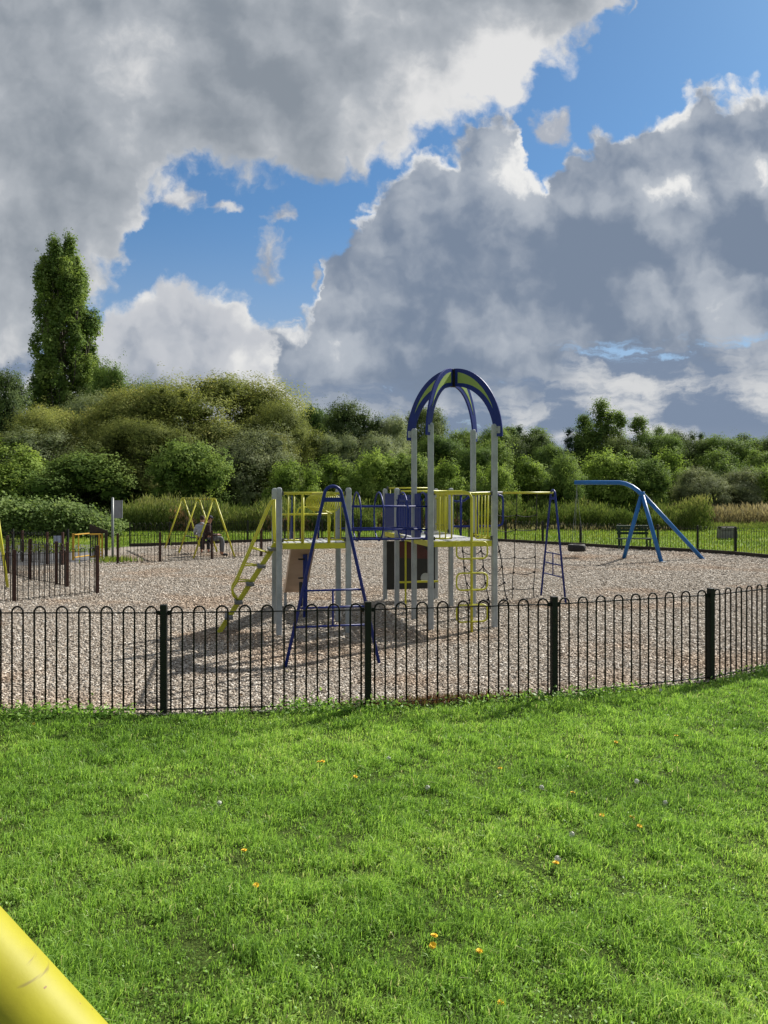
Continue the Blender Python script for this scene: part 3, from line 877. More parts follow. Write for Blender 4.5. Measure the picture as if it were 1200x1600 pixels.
# solid blue board on the far tower, dark play board behind
mb = MB(); mb.box(P(2.35, 2.875, 1.79), UU * .009, VV * .475, (0, 0, .36)); mb.build('solid_panel', M['blue'], cf, bevel=.003)
mb = MB(); mb.box(P(2.80, 3.40, 1.72), UU * .33, VV * .01, (0, 0, .30)); mb.build('play_board', M['black_panel'], cf)
slat_panel(2.46, 3.36, 2.76, 3.36, 3, M['blue'], DZ + .05, 2.12, w=.06)
# low black play board with a red field under the far tower, on a yellow frame
mb = MB(); mb.box(P(2.875, 3.36, .715), UU * .50, VV * .012, (0, 0, .485)); pb = mb.build('play_board', M['black_panel'], cf, bevel=.004)
mb = MB(); mb.prism([P(2.60, 3.342, .86), P(3.28, 3.342, .83), P(3.28, 3.342, .90), P(3.06, 3.342, 1.18), P(2.64, 3.342, 1.18)], VV * .005); mb.build('red_field', M['red'], pb)
mb = MB(); rr = .10
mb.prism([P(3.17 + rr * math.cos(a), 3.343, .45 + rr * math.sin(a)) for a in [i * math.pi / 8 for i in range(16)]], VV * .004); mb.build('grey_disc', M['grey_post'], pb)
mb = MB()
mb.bar(P(2.45, 2.95, .42), P(3.32, 2.95, .42), .035, .035)
mb.bar(P(2.53, 2.40, 0), P(2.53, 2.40, DZ - .07), .035, .035); mb.bar(P(2.99, 2.40, 0), P(2.99, 2.40, DZ - .07), .035, .035)
mb.build('support_frame', M['yellow'], cf)

# ---- arch roof: four curved lancet panels meeting at a hub
AC = (2.35 + TW / 2, TW / 2)
def arch_panel(sx, sy):
    dirv = (UU * sx + VV * sy).normalized(); side = V3(-dirv.y, dirv.x); c = P(*AC)
    ro, ri, zo, zi, z0 = .885, .735, 4.19, 3.895, 3.045
    def pt(ra, za, t): return c + dirv * (.022 + (ra - .022) * math.cos(t)) + V3(0, 0, z0 + (za - z0) * math.sin(t))
    n = 22; ts = [math.pi / 2 * i / n for i in range(n + 1)]
    def strip(to, ti, th, mo, mi):
        mb = MB(); vs = []; fs = []
        for t in to: vs.append(pt(ro - mo, zo - mo, t))
        for t in ti: vs.append(pt(ri + mi, zi + mi, t))
        m_ = len(to); V = [v - side * th / 2 for v in vs] + [v + side * th / 2 for v in vs]; N = len(vs)
        for i in range(m_ - 1):
            a, b, c2, d = i, i + 1, m_ + i + 1, m_ + i
            fs += [(a, b, c2, d), (N + d, N + c2, N + b, N + a), (a, N + a, N + b, b), (d, c2, N + c2, N + d)]
        fs += [(0, m_, N + m_, N), (m_ - 1, N + m_ - 1, N + 2 * m_ - 1, 2 * m_ - 1)]
        mb.add(V, fs); return mb
    p = strip(ts, ts, .030, 0, 0).build('arch_panel', M['blue'], cf, bevel=.004)
    t0 = R(27); tg = [t0 + (R(84.5) - t0) * i / 18 for i in range(19)]
    mb = MB(); top, bot = [], []
    for i, t in enumerate(tg):
        f = i / 18; e = f ** .75; po, pi_ = pt(ro - .062, zo - .062, t), pt(ri + .055, zi + .055, t)
        mid = (po + pi_) / 2; top.append(mid.lerp(po, e)); bot.append(mid.lerp(pi_, e))
    vs = top + bot; N = len(vs); m_ = len(top); V = [v - side * .0185 for v in vs] + [v + side * .0185 for v in vs]; fs = []
    for i in range(m_ - 1):
        a, b, c2, d = i, i + 1, m_ + i + 1, m_ + i
        fs += [(a, b, c2, d), (N + d, N + c2, N + b, N + a), (a, N + a, N + b, b), (d, c2, N + c2, N + d)]
    fs.append((m_ - 1, N + m_ - 1, N + 2 * m_ - 1, 2 * m_ - 1)); mb.add(V, fs)
    mb.build('inlay', M['lime'], p)
    mb = MB(); q = c + dirv * .80 + V3(0, 0, 3.15); mb.box(q, dirv * .05, side * .022, (0, 0, .055)); mb.build('bracket', M['grey_post'], p)
    for z, r in ((3.12, .80), (3.19, .80)):
        mb = MB(); q = c + dirv * r + V3(0, 0, z); mb.tube([q - side * .03, q + side * .03], .011, 8); mb.build('bolt', M['galv'], p)

for sx in (1, -1):
    for sy in (1, -1): arch_panel(sx, sy)
mb = MB(); mb.tube([P(*AC, 3.90), P(*AC, 4.17)], .014, 8)
for k in range(4):
    a = AR + math.pi / 4 + k * math.pi / 2; d = V3(math.cos(a), math.sin(a)); s = V3(-d.y, d.x)
    mb.box(P(*AC, 4.035) + d * .026, d * .022, s * .021, (0, 0, .145), 1)
mb.build('hub', [M['grey_rod'], M['black_panel']], cf)

# ---- blue hoop tunnel between the front towers
tb_u0, tb_u1 = 1.05, 2.40; cv, rz = .525, .375; zc = DZ + .385
mb = MB()
def ring(ang): return cv + rz * math.cos(ang), zc + rz * math.sin(ang)
for ang in (R(26), R(154), R(-32), R(-148), R(-75), R(-105)):
    v, z = ring(ang); mb.tube([P(tb_u0 - .02, v, z), P(tb_u1 - (.0 if ang < 0 else .06), v, z)], .014, 8)
tn = mb.build('hoop_tunnel', M['blue'], cf, smooth=True)
for u in (1.27, 1.63, 2.02, 2.36):
    mb = MB(); mb.tube([P(u, cv + (rz + .014) * math.cos(2 * math.pi * i / 28), zc + (rz + .014) * math.sin(2 * math.pi * i / 28)) for i in range(28)], .013, 8, closed=True)
    mb.build('hoop', M['blue'], tn, smooth=True)
for v in (.10, .95):
    mb = MB(); mb.box(P(1.075, v, DZ + .37), UU * .012, VV * .035, (0, 0, .37)); mb.build('tunnel_jamb', M['blue'], tn)


# ---- blue A-shaped end frames
def end_frame(c_u, c_v, du, dv, half=.585, h=2.22):
    """centre on the ground, unit (du,dv) across the legs"""
    mb = MB(); q = lambda f, z: P(c_u + du * f, c_v + dv * f, z)
    rt = .105; zt = h - rt
    path = [q(-half, 0)]
    for i in range(9):
        a = math.pi - math.pi * i / 8 * .93 - .11; path.append(q(rt * math.cos(a), zt + rt * math.sin(a)))
    path.append(q(half, 0))
    mb.tube(path, .021, 10)
    fr = mb.build('end_frame', M['blue'], cf, smooth=True)
    xz = lambda z: rt + (half - rt) * (1 - z / zt)
    for z in (.945, .735, .505):
        mb = MB(); mb.tube([q(-xz(z), z), q(xz(z), z)], .0125, 8); mb.build('crossbar', M['blue'], fr, smooth=True)
    mb = MB(); mb.tube([q(0, .505), q(0, .945)], .0125, 8); mb.build('upright', M['blue'], fr, smooth=True)
    mb = MB(); mb.bar(q(-xz(zt - .06) + .01, zt - .06), q(xz(zt - .06) - .01, zt - .06), .055, .02); mb.build('head_plate', M['blue'], fr)
    return fr


end_frame(.50, -2.18, 1, 0)
end_frame(5.68, 2.80, 0, 1)

# ---- overhead coil ladder from the front end frame to the first tower
mb = MB(); rt = .115; turns = 11; pts = []
for i in range(turns * 14 + 1):
    a = 2 * math.pi * i / 14; f = i / (turns * 14)
    pts.append(P(.5 + rt * math.cos(a), -2.13 + 2.06 * f, 2.005 + rt * math.sin(a)))
mb.tube(pts, .0085, 6)
cl = mb.build('coil_ladder', M['yellow'], cf, smooth=True)
mb = MB(); mb.tube([P(.5, -2.17, 2.137), P(.5, 0, 2.14)], .016, 8); mb.build('top_beam', M['yellow'], cl, smooth=True)

# ---- step ladder at the left
mb = MB(); a, b = P(-.89, .43, 0), P(-.02, .43, DZ - .02)
mb.bar(a, b, .075, .05, side=(0, 0, 1)); st = mb.build('step_ladder', M['yellow'], cf, bevel=.006)
d_ = (b - a)
for f in (.18, .345, .545, .74, .93):
    c = a + d_ * f + V3(0, 0, .012); mb = MB(); mb.box(c + UU * .0, UU * .062, VV * .22, (0, 0, .022)); mb.build('step', M['grey_tread'], st, bevel=.008)
for v in (.22, .64):
    mb = MB(); A = P(-.02, v, DZ - .02); dr = (P(-.89, v, 0) - P(-.02, v, DZ - .02)); nrm = (-UU * .86 + V3(0, 0, .52)).normalized()
    up = [P(-.045, v, DZ + .02), P(-.045, v, 2.06)]
    low = P(-.02, v, DZ) + dr * .57 + nrm * .19
    pth = [P(-.03, v, DZ - .0), P(-.05, v, DZ + .3), P(-.05, v, 2.05), P(-.085, v, 2.02), P(-.13, v, 1.94), low + dr * -.06, low, low + dr * .035 - nrm * .03, low + dr * .055 - nrm * .075, P(-.02, .43, DZ) + dr * .655]
    mb.tube(pth, .0165, 8); hr = mb.build('handrail', M['yellow'], st, smooth=True)
    for f, g in ((.03, .03), (.2, .17), (.36, .34)):
        mb = MB(); mb.tube([P(-.13, v, 1.94).lerp(low, .47 + f * 1.25), P(-.02, .43 + (v - .43) * .25, DZ) + dr * (g + .09)], .0105, 6)
        mb.build('rung', M['yellow'], hr, smooth=True)

# ---- slide running away from the first tower
su0, su1 = .335, .675
prof = [(1.06, 1.37), (1.30, 1.30), (2.55, .46), (2.80, .33), (3.15, .27)]
mb = MB(); vs = []; fs = []
sec = [(su0 - .03, .15), (su0, .15), (su0, .02), (su1, .02), (su1, .15), (su1 + .03, .15), (su1 + .03, -.02), (su0 - .03, -.02)]
for v, z in prof:
    for u, dz in sec: vs.append(P(u, v, z + dz))
k = len(sec)
for i in range(len(prof) - 1):
    for j in range(k): fs.append((i * k + j, (i + 1) * k + j, (i + 1) * k + (j + 1) % k, i * k + (j + 1) % k))
for base in (0, (len(prof) - 1) * k):
    fs += [(base + 0, base + 1, base + 2, base + 7), (base + 2, base + 3, base + 6, base + 7), (base + 3, base + 4, base + 5, base + 6)]
mb.add(vs, fs); sl = mb.build('slide', M['tan'], cf)
for u in (su0 - .052, su1 + .052):
    mb = MB(); mb.prism([P(u, 1.08, DZ + .02), P(u, 1.75, DZ - .18), P(u, 1.45, DZ + .10), P(u, 1.22, DZ + .40), P(u, 1.12, DZ + .72), P(u, 1.08, DZ + .72)], UU * .016); mb.build('cheek', M['blue'], sl)
mb = MB(); mb.tube([P(.12, 1.06, 1.80), P(.95, 1.06, 1.80)], .018, 8)
mb.tube([P(.36, 1.06, 1.80), P(.40, 1.06, 1.90), P(.44, 1.06, 1.915), P(.58, 1.06, 1.915), P(.62, 1.06, 1.90), P(.66, 1.06, 1.80)], .014, 8)
mb.build('entry_bar', M['yellow'], sl, smooth=True)
mb = MB(); mb.bar(P(.555, 1.55, 0), P(.555, 1.55, 1.10), .075, .05, side=UU); sup = mb.build('slide_support', M['blue'], sl)
for z in (1.02, .70):
    mb = MB(); mb.box(P(.49, 1.53, z), UU * .055, VV * .03, (0, 0, .011)); mb.build('foot_peg', M['rubber'], sup)
mb = MB(); mb.box(P(.48, 1.56, .42), UU * .028, VV * .02, (0, 0, .21)); mb.build('footing_plate', M['black_panel'], sup)
mb = MB()
for u in (su0, su1): mb.bar(P(u, 3.0, 0), P(u, 3.0, .27), .05, .04)
mb.build('slide_foot', M['grey_post'], sl)

# ---- loop climber in front of the arch tower
cu, cvv = 2.885, -.40
mb = MB()
path = [P(2.40, -.045, 2.155), P(2.45, -.07, 2.16), P(2.60, -.20, 2.165), P(2.79, -.36, 2.165), P(2.85, -.39, 2.14), P(cu, cvv, 2.07), P(cu, cvv, 1.5), P(cu, cvv, 0)]
mb.tube(path, .022, 10); lc = mb.build('loop_climber', M['yellow'], cf, smooth=True)
for zc_ in (1.275, .80, .315):
    w, hh, rr = .245, .128, .075; lp = []
    for sx, sz, a0 in ((1, 1, 0), (-1, 1, 90), (-1, -1, 180), (1, -1, 270)):
        for i in range(5):
            a = R(a0 + 90 * i / 4); lp.append(P(cu + sx * (w - rr) + rr * math.cos(a), cvv - .02, zc_ + sz * (hh - rr) + rr * math.sin(a)))
    mb = MB(); mb.tube(lp, .0135, 8, closed=True); mb.build('loop', M['yellow'], lc, smooth=True)

# ---- rope net bay towards the right-hand end frame
mb = MB(); mb.tube([P(3.40, 2.85, 2.165), P(4.62, 2.85, 2.165)], .024, 10); bm = mb.build('net_beam', M['grey_rod'], cf, smooth=True)
mb = MB(); mb.tube([P(4.62, 2.85, 2.165), P(5.68, 2.80, 2.165)], .022, 10); mb.build('beam_sleeve', M['yellow'], bm, smooth=True)
mb = MB()
mb.tube([P(3.44, 2.42, 2.13), P(4.36, 2.42, 2.13), P(4.45, 2.42, 2.10), P(4.47, 2.42, 2.02), P(4.47, 2.42, 1.62), P(4.45, 2.42, 1.55), P(4.36, 2.42, 1.52), P(3.44, 2.42, 1.52)], .021, 8)
for u in (3.62, 3.95): mb.tube([P(u, 2.42, DZ - .1), P(u, 2.42, 2.13)], .021, 8)
mb.tube([P(3.44, 2.9, 2.12), P(3.52, 2.8, 2.03), P(3.62, 2.7, 1.99), P(3.75, 2.6, 2.01), P(3.86, 2.52, 2.12)], .021, 8)
mb.build('side_hoop', M['blue'], cf, smooth=True)


def net(v0, us, zs, sag, lean, thick):
    mb = MB()
    for i, u in enumerate(us):
        mb.tube([P(u + lean * (2.15 - z) * (1 if i % 2 else -1) * .3 + .012 * math.sin(z * 7 + i), v0(z), z) for z in [2.15 - 2.13 * k / 12 for k in range(13)]], thick, 5)
    for j, z in enumerate(zs):
        for i in range(len(us) - 1):
            a, b = us[i], us[i + 1]
            mb.tube([P(a + (b - a) * f, v0(z), z - sag * (1 - (2 * f - 1) ** 2) * (1 + .5 * ((i + j) % 3))) for f in [k / 6 for k in range(7)]], thick * .9, 5)
            for e in (a, b): mb.tube([P(e, v0(z), z - .02), P(e, v0(z), z + .02)], thick * 2.0, 5)
    return mb


nt_ = net(lambda z: 2.84 + .10 * (2.15 - z), [4.08, 4.52, 4.93, 5.36], [1.72, 1.42, .86, .55, .22], .02, .03, .0085).build('rope_net', M['rope'], cf)
net(lambda z: 2.80 - .45 * (2.15 - z), [3.62, 3.98, 4.36], [1.05, .76, .47, .18], .07, .02, .0105).build('net_layer', M['rope'], nt_)
# ------------------------------------------------------------------ tyre swing, bench, block, swings, people, near tube
# tyre swing gantry
B1, B2, B3 = gp(974, 873.5), gp(1034, 879), gp(1099, 873.5)
AP = V3(8.42, 24.4, 2.33)
tw = thing('swing_gantry', AP * Vector((1, 1, 0)), 'bright blue gantry on three legs with a curved arm holding the tyre swing', 'gantry')
tip = at(898, 25.6, 754); k1 = at(968, 24.9, 754); 
arm = [tip, tip.lerp(k1, .5), k1, at(978, 24.8, 756), at(988, 24.65, 760.5), at(997, 24.5, 767), at(1005, 24.4, 776)]
mb = MB(); mb.tube(arm, .072, 12); mb.build('arm', M['sky_blue'], tw, smooth=True)
top = at(1003, 24.4, 771)
for b in (B1, B2, B3):
    mb = MB(); mb.tube([b - V3(0, 0, .03), top + (b - top).normalized() * .02], .066, 12); mb.build('leg', M['sky_blue'], tw, smooth=True)
mb = MB(); mb.tube([top + V3(0, 0, -.08), top + V3(0, 0, .06)], .085, 12); mb.build('head_joint', M['sky_blue'], tw, smooth=True)
mb = MB(); mb.box(B2 + V3(.02, -.03, .02), (.10, .02, 0), (-.02, .1, 0), (0, 0, .015)); mb.build('footing', M['grey_post'], tw)
hang = tip + V3(.07, 0, 0); ty = at(901, hang.y, 856)
tt = thing('tyre_swing', V3(ty.x, ty.y, 0), 'black tyre hanging on chains under the blue gantry arm', 'tyre swing')
mb = MB(); n, k = 28, 10; vs = []; fs = []
for i in range(n):
    a = 2 * math.pi * i / n
    for j, (rr, zz) in enumerate([(.22, -.085), (.27, -.10), (.37, -.10), (.405, -.07), (.415, 0), (.405, .07), (.37, .10), (.27, .10), (.22, .085), (.235, 0)]):
        vs.append(ty + V3(rr * math.cos(a) * .72, rr * math.sin(a) * .72, zz * 1.15))
for i in range(n):
    for j in range(k): fs.append((i * k + j, ((i + 1) % n) * k + j, ((i + 1) % n) * k + (j + 1) % k, i * k + (j + 1) % k))
mb.add(vs, fs); mb.build('tyre', M['rubber'], tt, smooth=True)
mb = MB(); jn = hang - V3(0, 0, .25)
mb.tube([hang - V3(0, 0, .02), jn], .008, 5)
for a in (90, 210, 330): mb.tube([jn, ty + V3(.23 * math.cos(R(a)), .23 * math.sin(R(a)), .10)], .006, 5)
mb.build('chain', M['galv'], tt)

# green slatted bench
bc = gp(991, 859); bn = thing('bench', bc, 'dark green slatted bench on the grass edge behind the blue gantry', 'bench')
L = .62
for z, y in ((.90, .25), (.77, .22), (.64, .19)):
    mb = MB(); mb.box(bc + V3(0, y, z), (L, 0, 0), (0, .014, .004), (0, -.012, .045)); mb.build('back_slat', M['green_bench'], bn)
for y in (-.20, -.06, .08):
    mb = MB(); mb.box(bc + V3(0, y, .44), (L + .06, 0, 0), (0, .055, 0), (0, 0, .018)); mb.build('seat_slat', M['green_bench'], bn)
for x in (-L + .07, L - .07):
    mb = MB(); mb.bar(bc + V3(x, .15, 0), bc + V3(x, .28, .95), .05, .05); mb.bar(bc + V3(x, -.20, 0), bc + V3(x, -.20, .42), .05, .05)
    mb.bar(bc + V3(x, -.24, .40), bc + V3(x, .19, .40), .05, .045); mb.build('leg', M['green_bench'], bn)

# weathered block beyond the far fence
cb = gp(1136, 842.5); ck = thing('stone_block', cb, 'weathered grey block with a split plank top on the grass beyond the far fence', 'block')
mb = MB(); mb.hexa([cb + V3(-.40, -.3, 0), cb + V3(.40, -.3, 0), cb + V3(.42, .35, 0), cb + V3(-.38, .35, 0)], [cb + V3(-.37, -.27, .45), cb + V3(.38, -.28, .43), cb + V3(.39, .3, .45), cb + V3(-.36, .3, .46)])
mb.build('base', M['concrete'], ck, bevel=.02)
for i, (y, z, w) in enumerate(((-.2, .53, .36), (.04, .57, .40), (.24, .53, .37))):
    mb = MB(); mb.box(cb + V3(.02 * i, y, z), (w, .02, 0), (-.01, .10, 0), (0, 0, .055)); mb.build('top_plank', M['timber'] if i == 1 else M['concrete'], ck, bevel=.015)

# yellow swings
def swing_frame(name, label, pts, spread, h, beam_r=.035):
    """pts: ground centres of the A frames along the beam"""
    root = thing(name, pts[0], label, 'swing set')
    d = (pts[-1] - pts[0]).normalized(); s = V3(d.y, -d.x)
    for p in pts:
        for e in (-1, 1):
            mb = MB(); mb.tube([p + s * (spread * e) - V3(0, 0, .02), p + s * (.03 * e) + V3(0, 0, h)], .031, 8); mb.build('leg', M['yellow'], root, smooth=True)
    mb = MB(); mb.tube([pts[0] - d * .08 + V3(0, 0, h), pts[-1] + d * .08 + V3(0, 0, h)], beam_r, 10); bm = mb.build('beam', M['yellow'], root, smooth=True)
    return root, d, s


A3 = (gp(303, 873) + gp(366, 871)) / 2; A1 = V3(-8.15, 30.6)
A2 = A3.lerp(A1, .47)
sw, sdn, ssd = swing_frame('swing_set', 'yellow triple A-frame swing set the two people sit on', [A3, A2, A1], .71, 2.0)
SEATS = [A3.lerp(A2, .34), A3.lerp(A2, .74), A2.lerp(A1, .33), A2.lerp(A1, .70)]
for i, q in enumerate(SEATS):
    sz = .50 if i < 2 else .52
    lab = ['black hanging swing carrying the person in the dark cap', 'black hanging swing carrying the person in the pale jacket', 'empty black hanging swing behind the seated people', 'empty black hanging swing farthest along the yellow swing set'][i]
    ss = thing('hanging_swing', q, lab, 'swing')
    mb = MB(); mb.box(q + V3(0, 0, sz), sdn * .21, ssd * .085, (0, 0, .018)); mb.build('seat', M['rubber'], ss, bevel=.012)
    mb = MB()
    for e in (-1, 1): mb.tube([q + sdn * (.205 * e) + V3(0, 0, sz + .01), q + sdn * (.22 * e) + V3(0, 0, 1.965)], .0075, 5)
    mb.build('chain', M['rope'], ss)
    mb = MB()
    for e in (-1, 1): mb.tube([q + sdn * (.22 * e - .06) + V3(0, 0, 2.0), q + sdn * (.22 * e + .06) + V3(0, 0, 2.0)], .042, 8)
    mb.build('hanger', M['rubber'], ss)

# yellow swing at the left edge: the slanting leg seen
lg = gp(12.5, 919)
swing_frame('swing_set', 'yellow swing set whose slanting leg stands at the left edge of the view', [lg + V3(-.34, 0), lg + V3(-.36, -2.0)], .34, 2.2)


# ------------------------------------------------------------------ people
def skin_obj(name, chains, mat, parent, sub=2, root_i=0):
    """chains of (point, radius); the first point of a later chain may be an index into the points so far"""
    vs, es, rs = [], [], []
    for ch in chains:
        prev = None
        for it in ch:
            if isinstance(it, int): prev = it; continue
            p, r = it; vs.append(Vector(p)); rs.append(r); i = len(vs) - 1
            if prev is not None: es.append((prev, i))
            prev = i
    off = root_loc(parent)
    me = bpy.data.meshes.new(name); me.from_pydata([v - off for v in vs], es, []); me.materials.append(mat)
    o = bpy.data.objects.new(name, me); COL.objects.link(o); o.parent = parent
    md = o.modifiers.new('skin', 'SKIN'); md.use_smooth_shade = True
    sk = me.skin_vertices[0].data if me.skin_vertices else None
    if sk is None:
        me.attributes
        bpy.context.view_layer.objects.active = o
        bpy.ops.mesh.customdata_skin_add() if hasattr(bpy.ops.mesh, 'customdata_skin_add') else None
        sk = me.skin_vertices[0].data
    for i, r in enumerate(rs):
        sk[i].radius = r if isinstance(r, tuple) else (r, r)
        sk[i].use_root = (i == root_i)
    sb = o.modifiers.new('sub', 'SUBSURF'); sb.levels = sub; sb.render_levels = sub
    return o


def ellipsoid(c, r, fwd, n=14, k=10, z0=-1.0):
    mb = MB(); f = V3(fwd.x, fwd.y); s = V3(-f.y, f.x); vs = []; fs = []
    for i in range(k + 1):
        q = -math.pi / 2 + math.pi * i / k
        zz = max(math.sin(q), z0)
        for j in range(n):
            a = 2 * math.pi * j / n
            vs.append(Vector(c) + f * (r[0] * math.cos(q) * math.cos(a)) + s * (r[1] * math.cos(q) * math.sin(a)) + V3(0, 0, r[2] * zz))
    for i in range(k):
        for j in range(n): fs.append((i * n + j, i * n + (j + 1) % n, (i + 1) * n + (j + 1) % n, (i + 1) * n + j))
    mb.add(vs, fs); return mb


def seated(base, fwd, seat_z, label, top_m, leg_m, shoe_m, hair_m, cap_m=None, coat=False, lean=.10, hands=(.36, .16), headturn=0.0):
    pr = thing('person', base, label, 'person')
    f = fwd.normalized(); s = V3(-f.y, f.x)
    def q(a, b, z): return base + f * a + s * b + V3(0, 0, z)
    hz = seat_z + .11
    hip = q(-.02, 0, hz); chest = q(-.02 - lean * .2, 0, hz + .33); neck = q(.02, 0, hz + .52); head = q(.07, 0, hz + .64)
    ch = [[(hip, (.15, .12)), (q(-.05, 0, hz + .17), (.13, .11)), (chest, (.15, .115)), (q(-.01, 0, hz + .45), (.10, .08)), (neck, .052), (q(.05, 0, hz + .60), (.082, .078)), (q(.065, 0, hz + .70), (.088, .080)), (q(.055, 0, hz + .765), (.055, .05))]]
    for e in (-1, 1):
        ch.append([0, (q(.05, .09 * e, hz - .01), .085), (q(.43, .12 * e, hz + .0), .062), (q(.47, .12 * e, hz - .18), .058), (q(.46, .125 * e, .09), .040), (q(.50, .13 * e, .045), .038), (q(.63, .14 * e, .035), .030)])
    for e in (-1, 1):
        ch.append([2, (q(-.01, .17 * e, hz + .40), .058), (q(-.03, .24 * e, hz + .22), .046), (q(.06, .25 * e, hz + .10), .040), (q(hands[0] - .05, .14 * e, hands[1] + hz - .04), .028), (q(hands[0], .11 * e, hz + hands[1] - .05), (.040, .018)), (q(hands[0] + .07, .10 * e, hz + hands[1] - .06), (.030, .012))])
    body = skin_obj('body', ch, M['skin'], pr, 2)
    # face
    hc = q(.065, 0, hz + .675)
    mb = MB(); mb.hexa([hc + f * .075 + s * .016 + V3(0, 0, -.022), hc + f * .075 - s * .016 + V3(0, 0, -.022), hc + f * .108 - s * .010 + V3(0, 0, -.022), hc + f * .108 + s * .010 + V3(0, 0, -.022)],
                      [hc + f * .075 + s * .008 + V3(0, 0, .03), hc + f * .075 - s * .008 + V3(0, 0, .03), hc + f * .088 - s * .006 + V3(0, 0, .03), hc + f * .088 + s * .006 + V3(0, 0, .03)])
    mb.build('nose', M['skin'], pr, bevel=.004)
    for e in (-1, 1):
        ellipsoid(hc + f * .078 + s * (.03 * e) + V3(0, 0, .022), (.010, .014, .009), f, 8, 6).build('eye', M['black_panel'], pr, smooth=True)
        ellipsoid(hc + f * -.01 + s * (.083 * e), (.022, .012, .034), f, 8, 6).build('ear', M['skin'], pr, smooth=True)
    ellipsoid(hc + f * .080 + V3(0, 0, -.05), (.012, .026, .007), f, 8, 6).build('mouth', M['red'], pr, smooth=True)
    # clothing
    jk = [[(q(-.03, 0, hz - .01), (.175, .145)), (q(-.06, 0, hz + .17), (.165, .14)), (chest, (.18, .145)), (q(-.01, 0, hz + .455), (.12, .10)), (q(.01, 0, hz + .50), (.078, .073)), (q(.022, 0, hz + .545), (.064, .060))]]
    for e in (-1, 1):
        jk.append([2, (q(-.01, .18 * e, hz + .40), .075), (q(-.03, .25 * e, hz + .22), .062), (q(.06, .26 * e, hz + .10), .056), (q(hands[0] - .07, .15 * e, hands[1] + hz - .035), .042)])
    skin_obj('jacket', jk, top_m, pr, 2)
    tr = [[(q(-.02, 0, hz - .02), (.160, .13)), (q(.0, 0, hz + .06), (.14, .12))]]
    for e in (-1, 1):
        tr.append([0, (q(.05, .09 * e, hz - .01), .100), (q(.43, .12 * e, hz + .005), .078), (q(.475, .12 * e, hz - .18), .072), (q(.46, .125 * e, .12), .060)])
    skin_obj('trousers', tr, leg_m, pr, 2)
    for e in (-1, 1):
        skin_obj('shoe', [[(q(.45, .125 * e, .065), .05), (q(.53, .13 * e, .048), .048), (q(.66, .14 * e, .040), .036)]], shoe_m, pr, 2)
    if cap_m:
        ellipsoid(hc + f * -.012 + V3(0, 0, .022), (.108, .094, .105), f, 16, 10, z0=.02).build('cap', cap_m, pr, smooth=True)
        mb = MB(); mb.hexa([hc + f * .07 + s * .07 + V3(0, 0, .028), hc + f * .07 - s * .07 + V3(0, 0, .028), hc + f * .165 - s * .045 + V3(0, 0, .018), hc + f * .165 + s * .045 + V3(0, 0, .018)],
                          [hc + f * .07 + s * .07 + V3(0, 0, .042), hc + f * .07 - s * .07 + V3(0, 0, .042), hc + f * .165 - s * .045 + V3(0, 0, .030), hc + f * .165 + s * .045 + V3(0, 0, .030)])
        mb.build('cap_peak', cap_m, pr, bevel=.003)
    ellipsoid(hc + f * -.022 + V3(0, 0, .012), (.092, .087, .100 if not cap_m else .075), f, 14, 10, z0=-.55).build('hair', hair_m, pr, smooth=True)
    if coat:
        skin_obj('coat_tail', [[(q(-.15, 0, hz + .10), (.20, .05)), (q(-.18, 0, hz - .15), (.20, .045)), (q(-.17, 0, hz - .42), (.19, .035))]], top_m, pr, 2)
    return pr


face = (ssd + sdn * -.05).normalized()
if face.x < 0: face = -face
seated(SEATS[0] + V3(0, 0, 0), face, .52, 'person in dark maroon coat, dark cap and grey trousers sitting on the swing facing right', cloth('maroon_coat', (.035, .012, .012)), cloth('grey_trousers', (.16, .165, .18)), M['rubber'], cloth('dark_hair', (.02, .014, .01)), cloth('navy_cap', (.025, .025, .045)), coat=True)
seated(SEATS[1] + V3(0, 0, 0), (sdn * .75 + ssd * .35).normalized(), .50, 'person in pale grey jacket with short dark hair sitting on the swing with back turned', cloth('pale_grey_jacket', (.40, .42, .47)), cloth('dark_trousers', (.03, .03, .035)), M['rubber'], cloth('brown_hair', (.045, .022, .012)), None, lean=.3)

# ------------------------------------------------------------------ near yellow tube in the corner
d0 = .92
p_a, p_b = at(-14, d0, 1497), at(92, d0, 1614)
def tube_axis(t): return p_a + (p_b - p_a) * t
# axis runs parallel to the seen edge, one radius below it
e1, e2 = at(0, d0, 1443), at(144, d0, 1600)
dv = (e2 - e1).normalized(); nv = V3(-dv.z, 0, dv.x)
if nv.z > 0: nv = -nv
rt = .0605
foot_t = (e1.z + nv.z * rt) / -dv.z
ax0 = e1 + nv * rt; ft = ax0 + dv * foot_t; tp = ax0 - dv * 1.05


def tube_mat():
    m, nt, b = new_mat('scuffed_yellow_tube'); p = coords(nt)
    n1, n2 = noise(nt, p, 9, 6, .6), noise(nt, p, 70, 5, .65, off=4)
    sp = nt.nodes.new('ShaderNodeSeparateXYZ'); nt.links.new(p.k, sp.inputs[0])
    scr = noise(nt, xyz(nt, S(nt, sp.outputs[0]) * 9.0, S(nt, sp.outputs[1]) * 9.0, S(nt, sp.outputs[2]) * 130.0), 1.0, 3, .5, off=8)
    col = mix(nt, n1.step(.3, .7), (.36, .335, .018), (.30, .275, .016))
    col = mix(nt, n1.step(.58, .66) * .25, col, (.42, .36, .05))
    col = mix(nt, ((scr - .67) * 14).clamp() * .8, col, (.16, .12, .03))
    col = mix(nt, n2.step(.67, .71), col, (.20, .10, .04))
    nt.links.new(col.k, b.inputs['Base Color']); b.inputs['Roughness'].default_value = .55; b.inputs['Specular IOR Level'].default_value = .25
    bump(nt, b, n2, .06, .003)
    return m


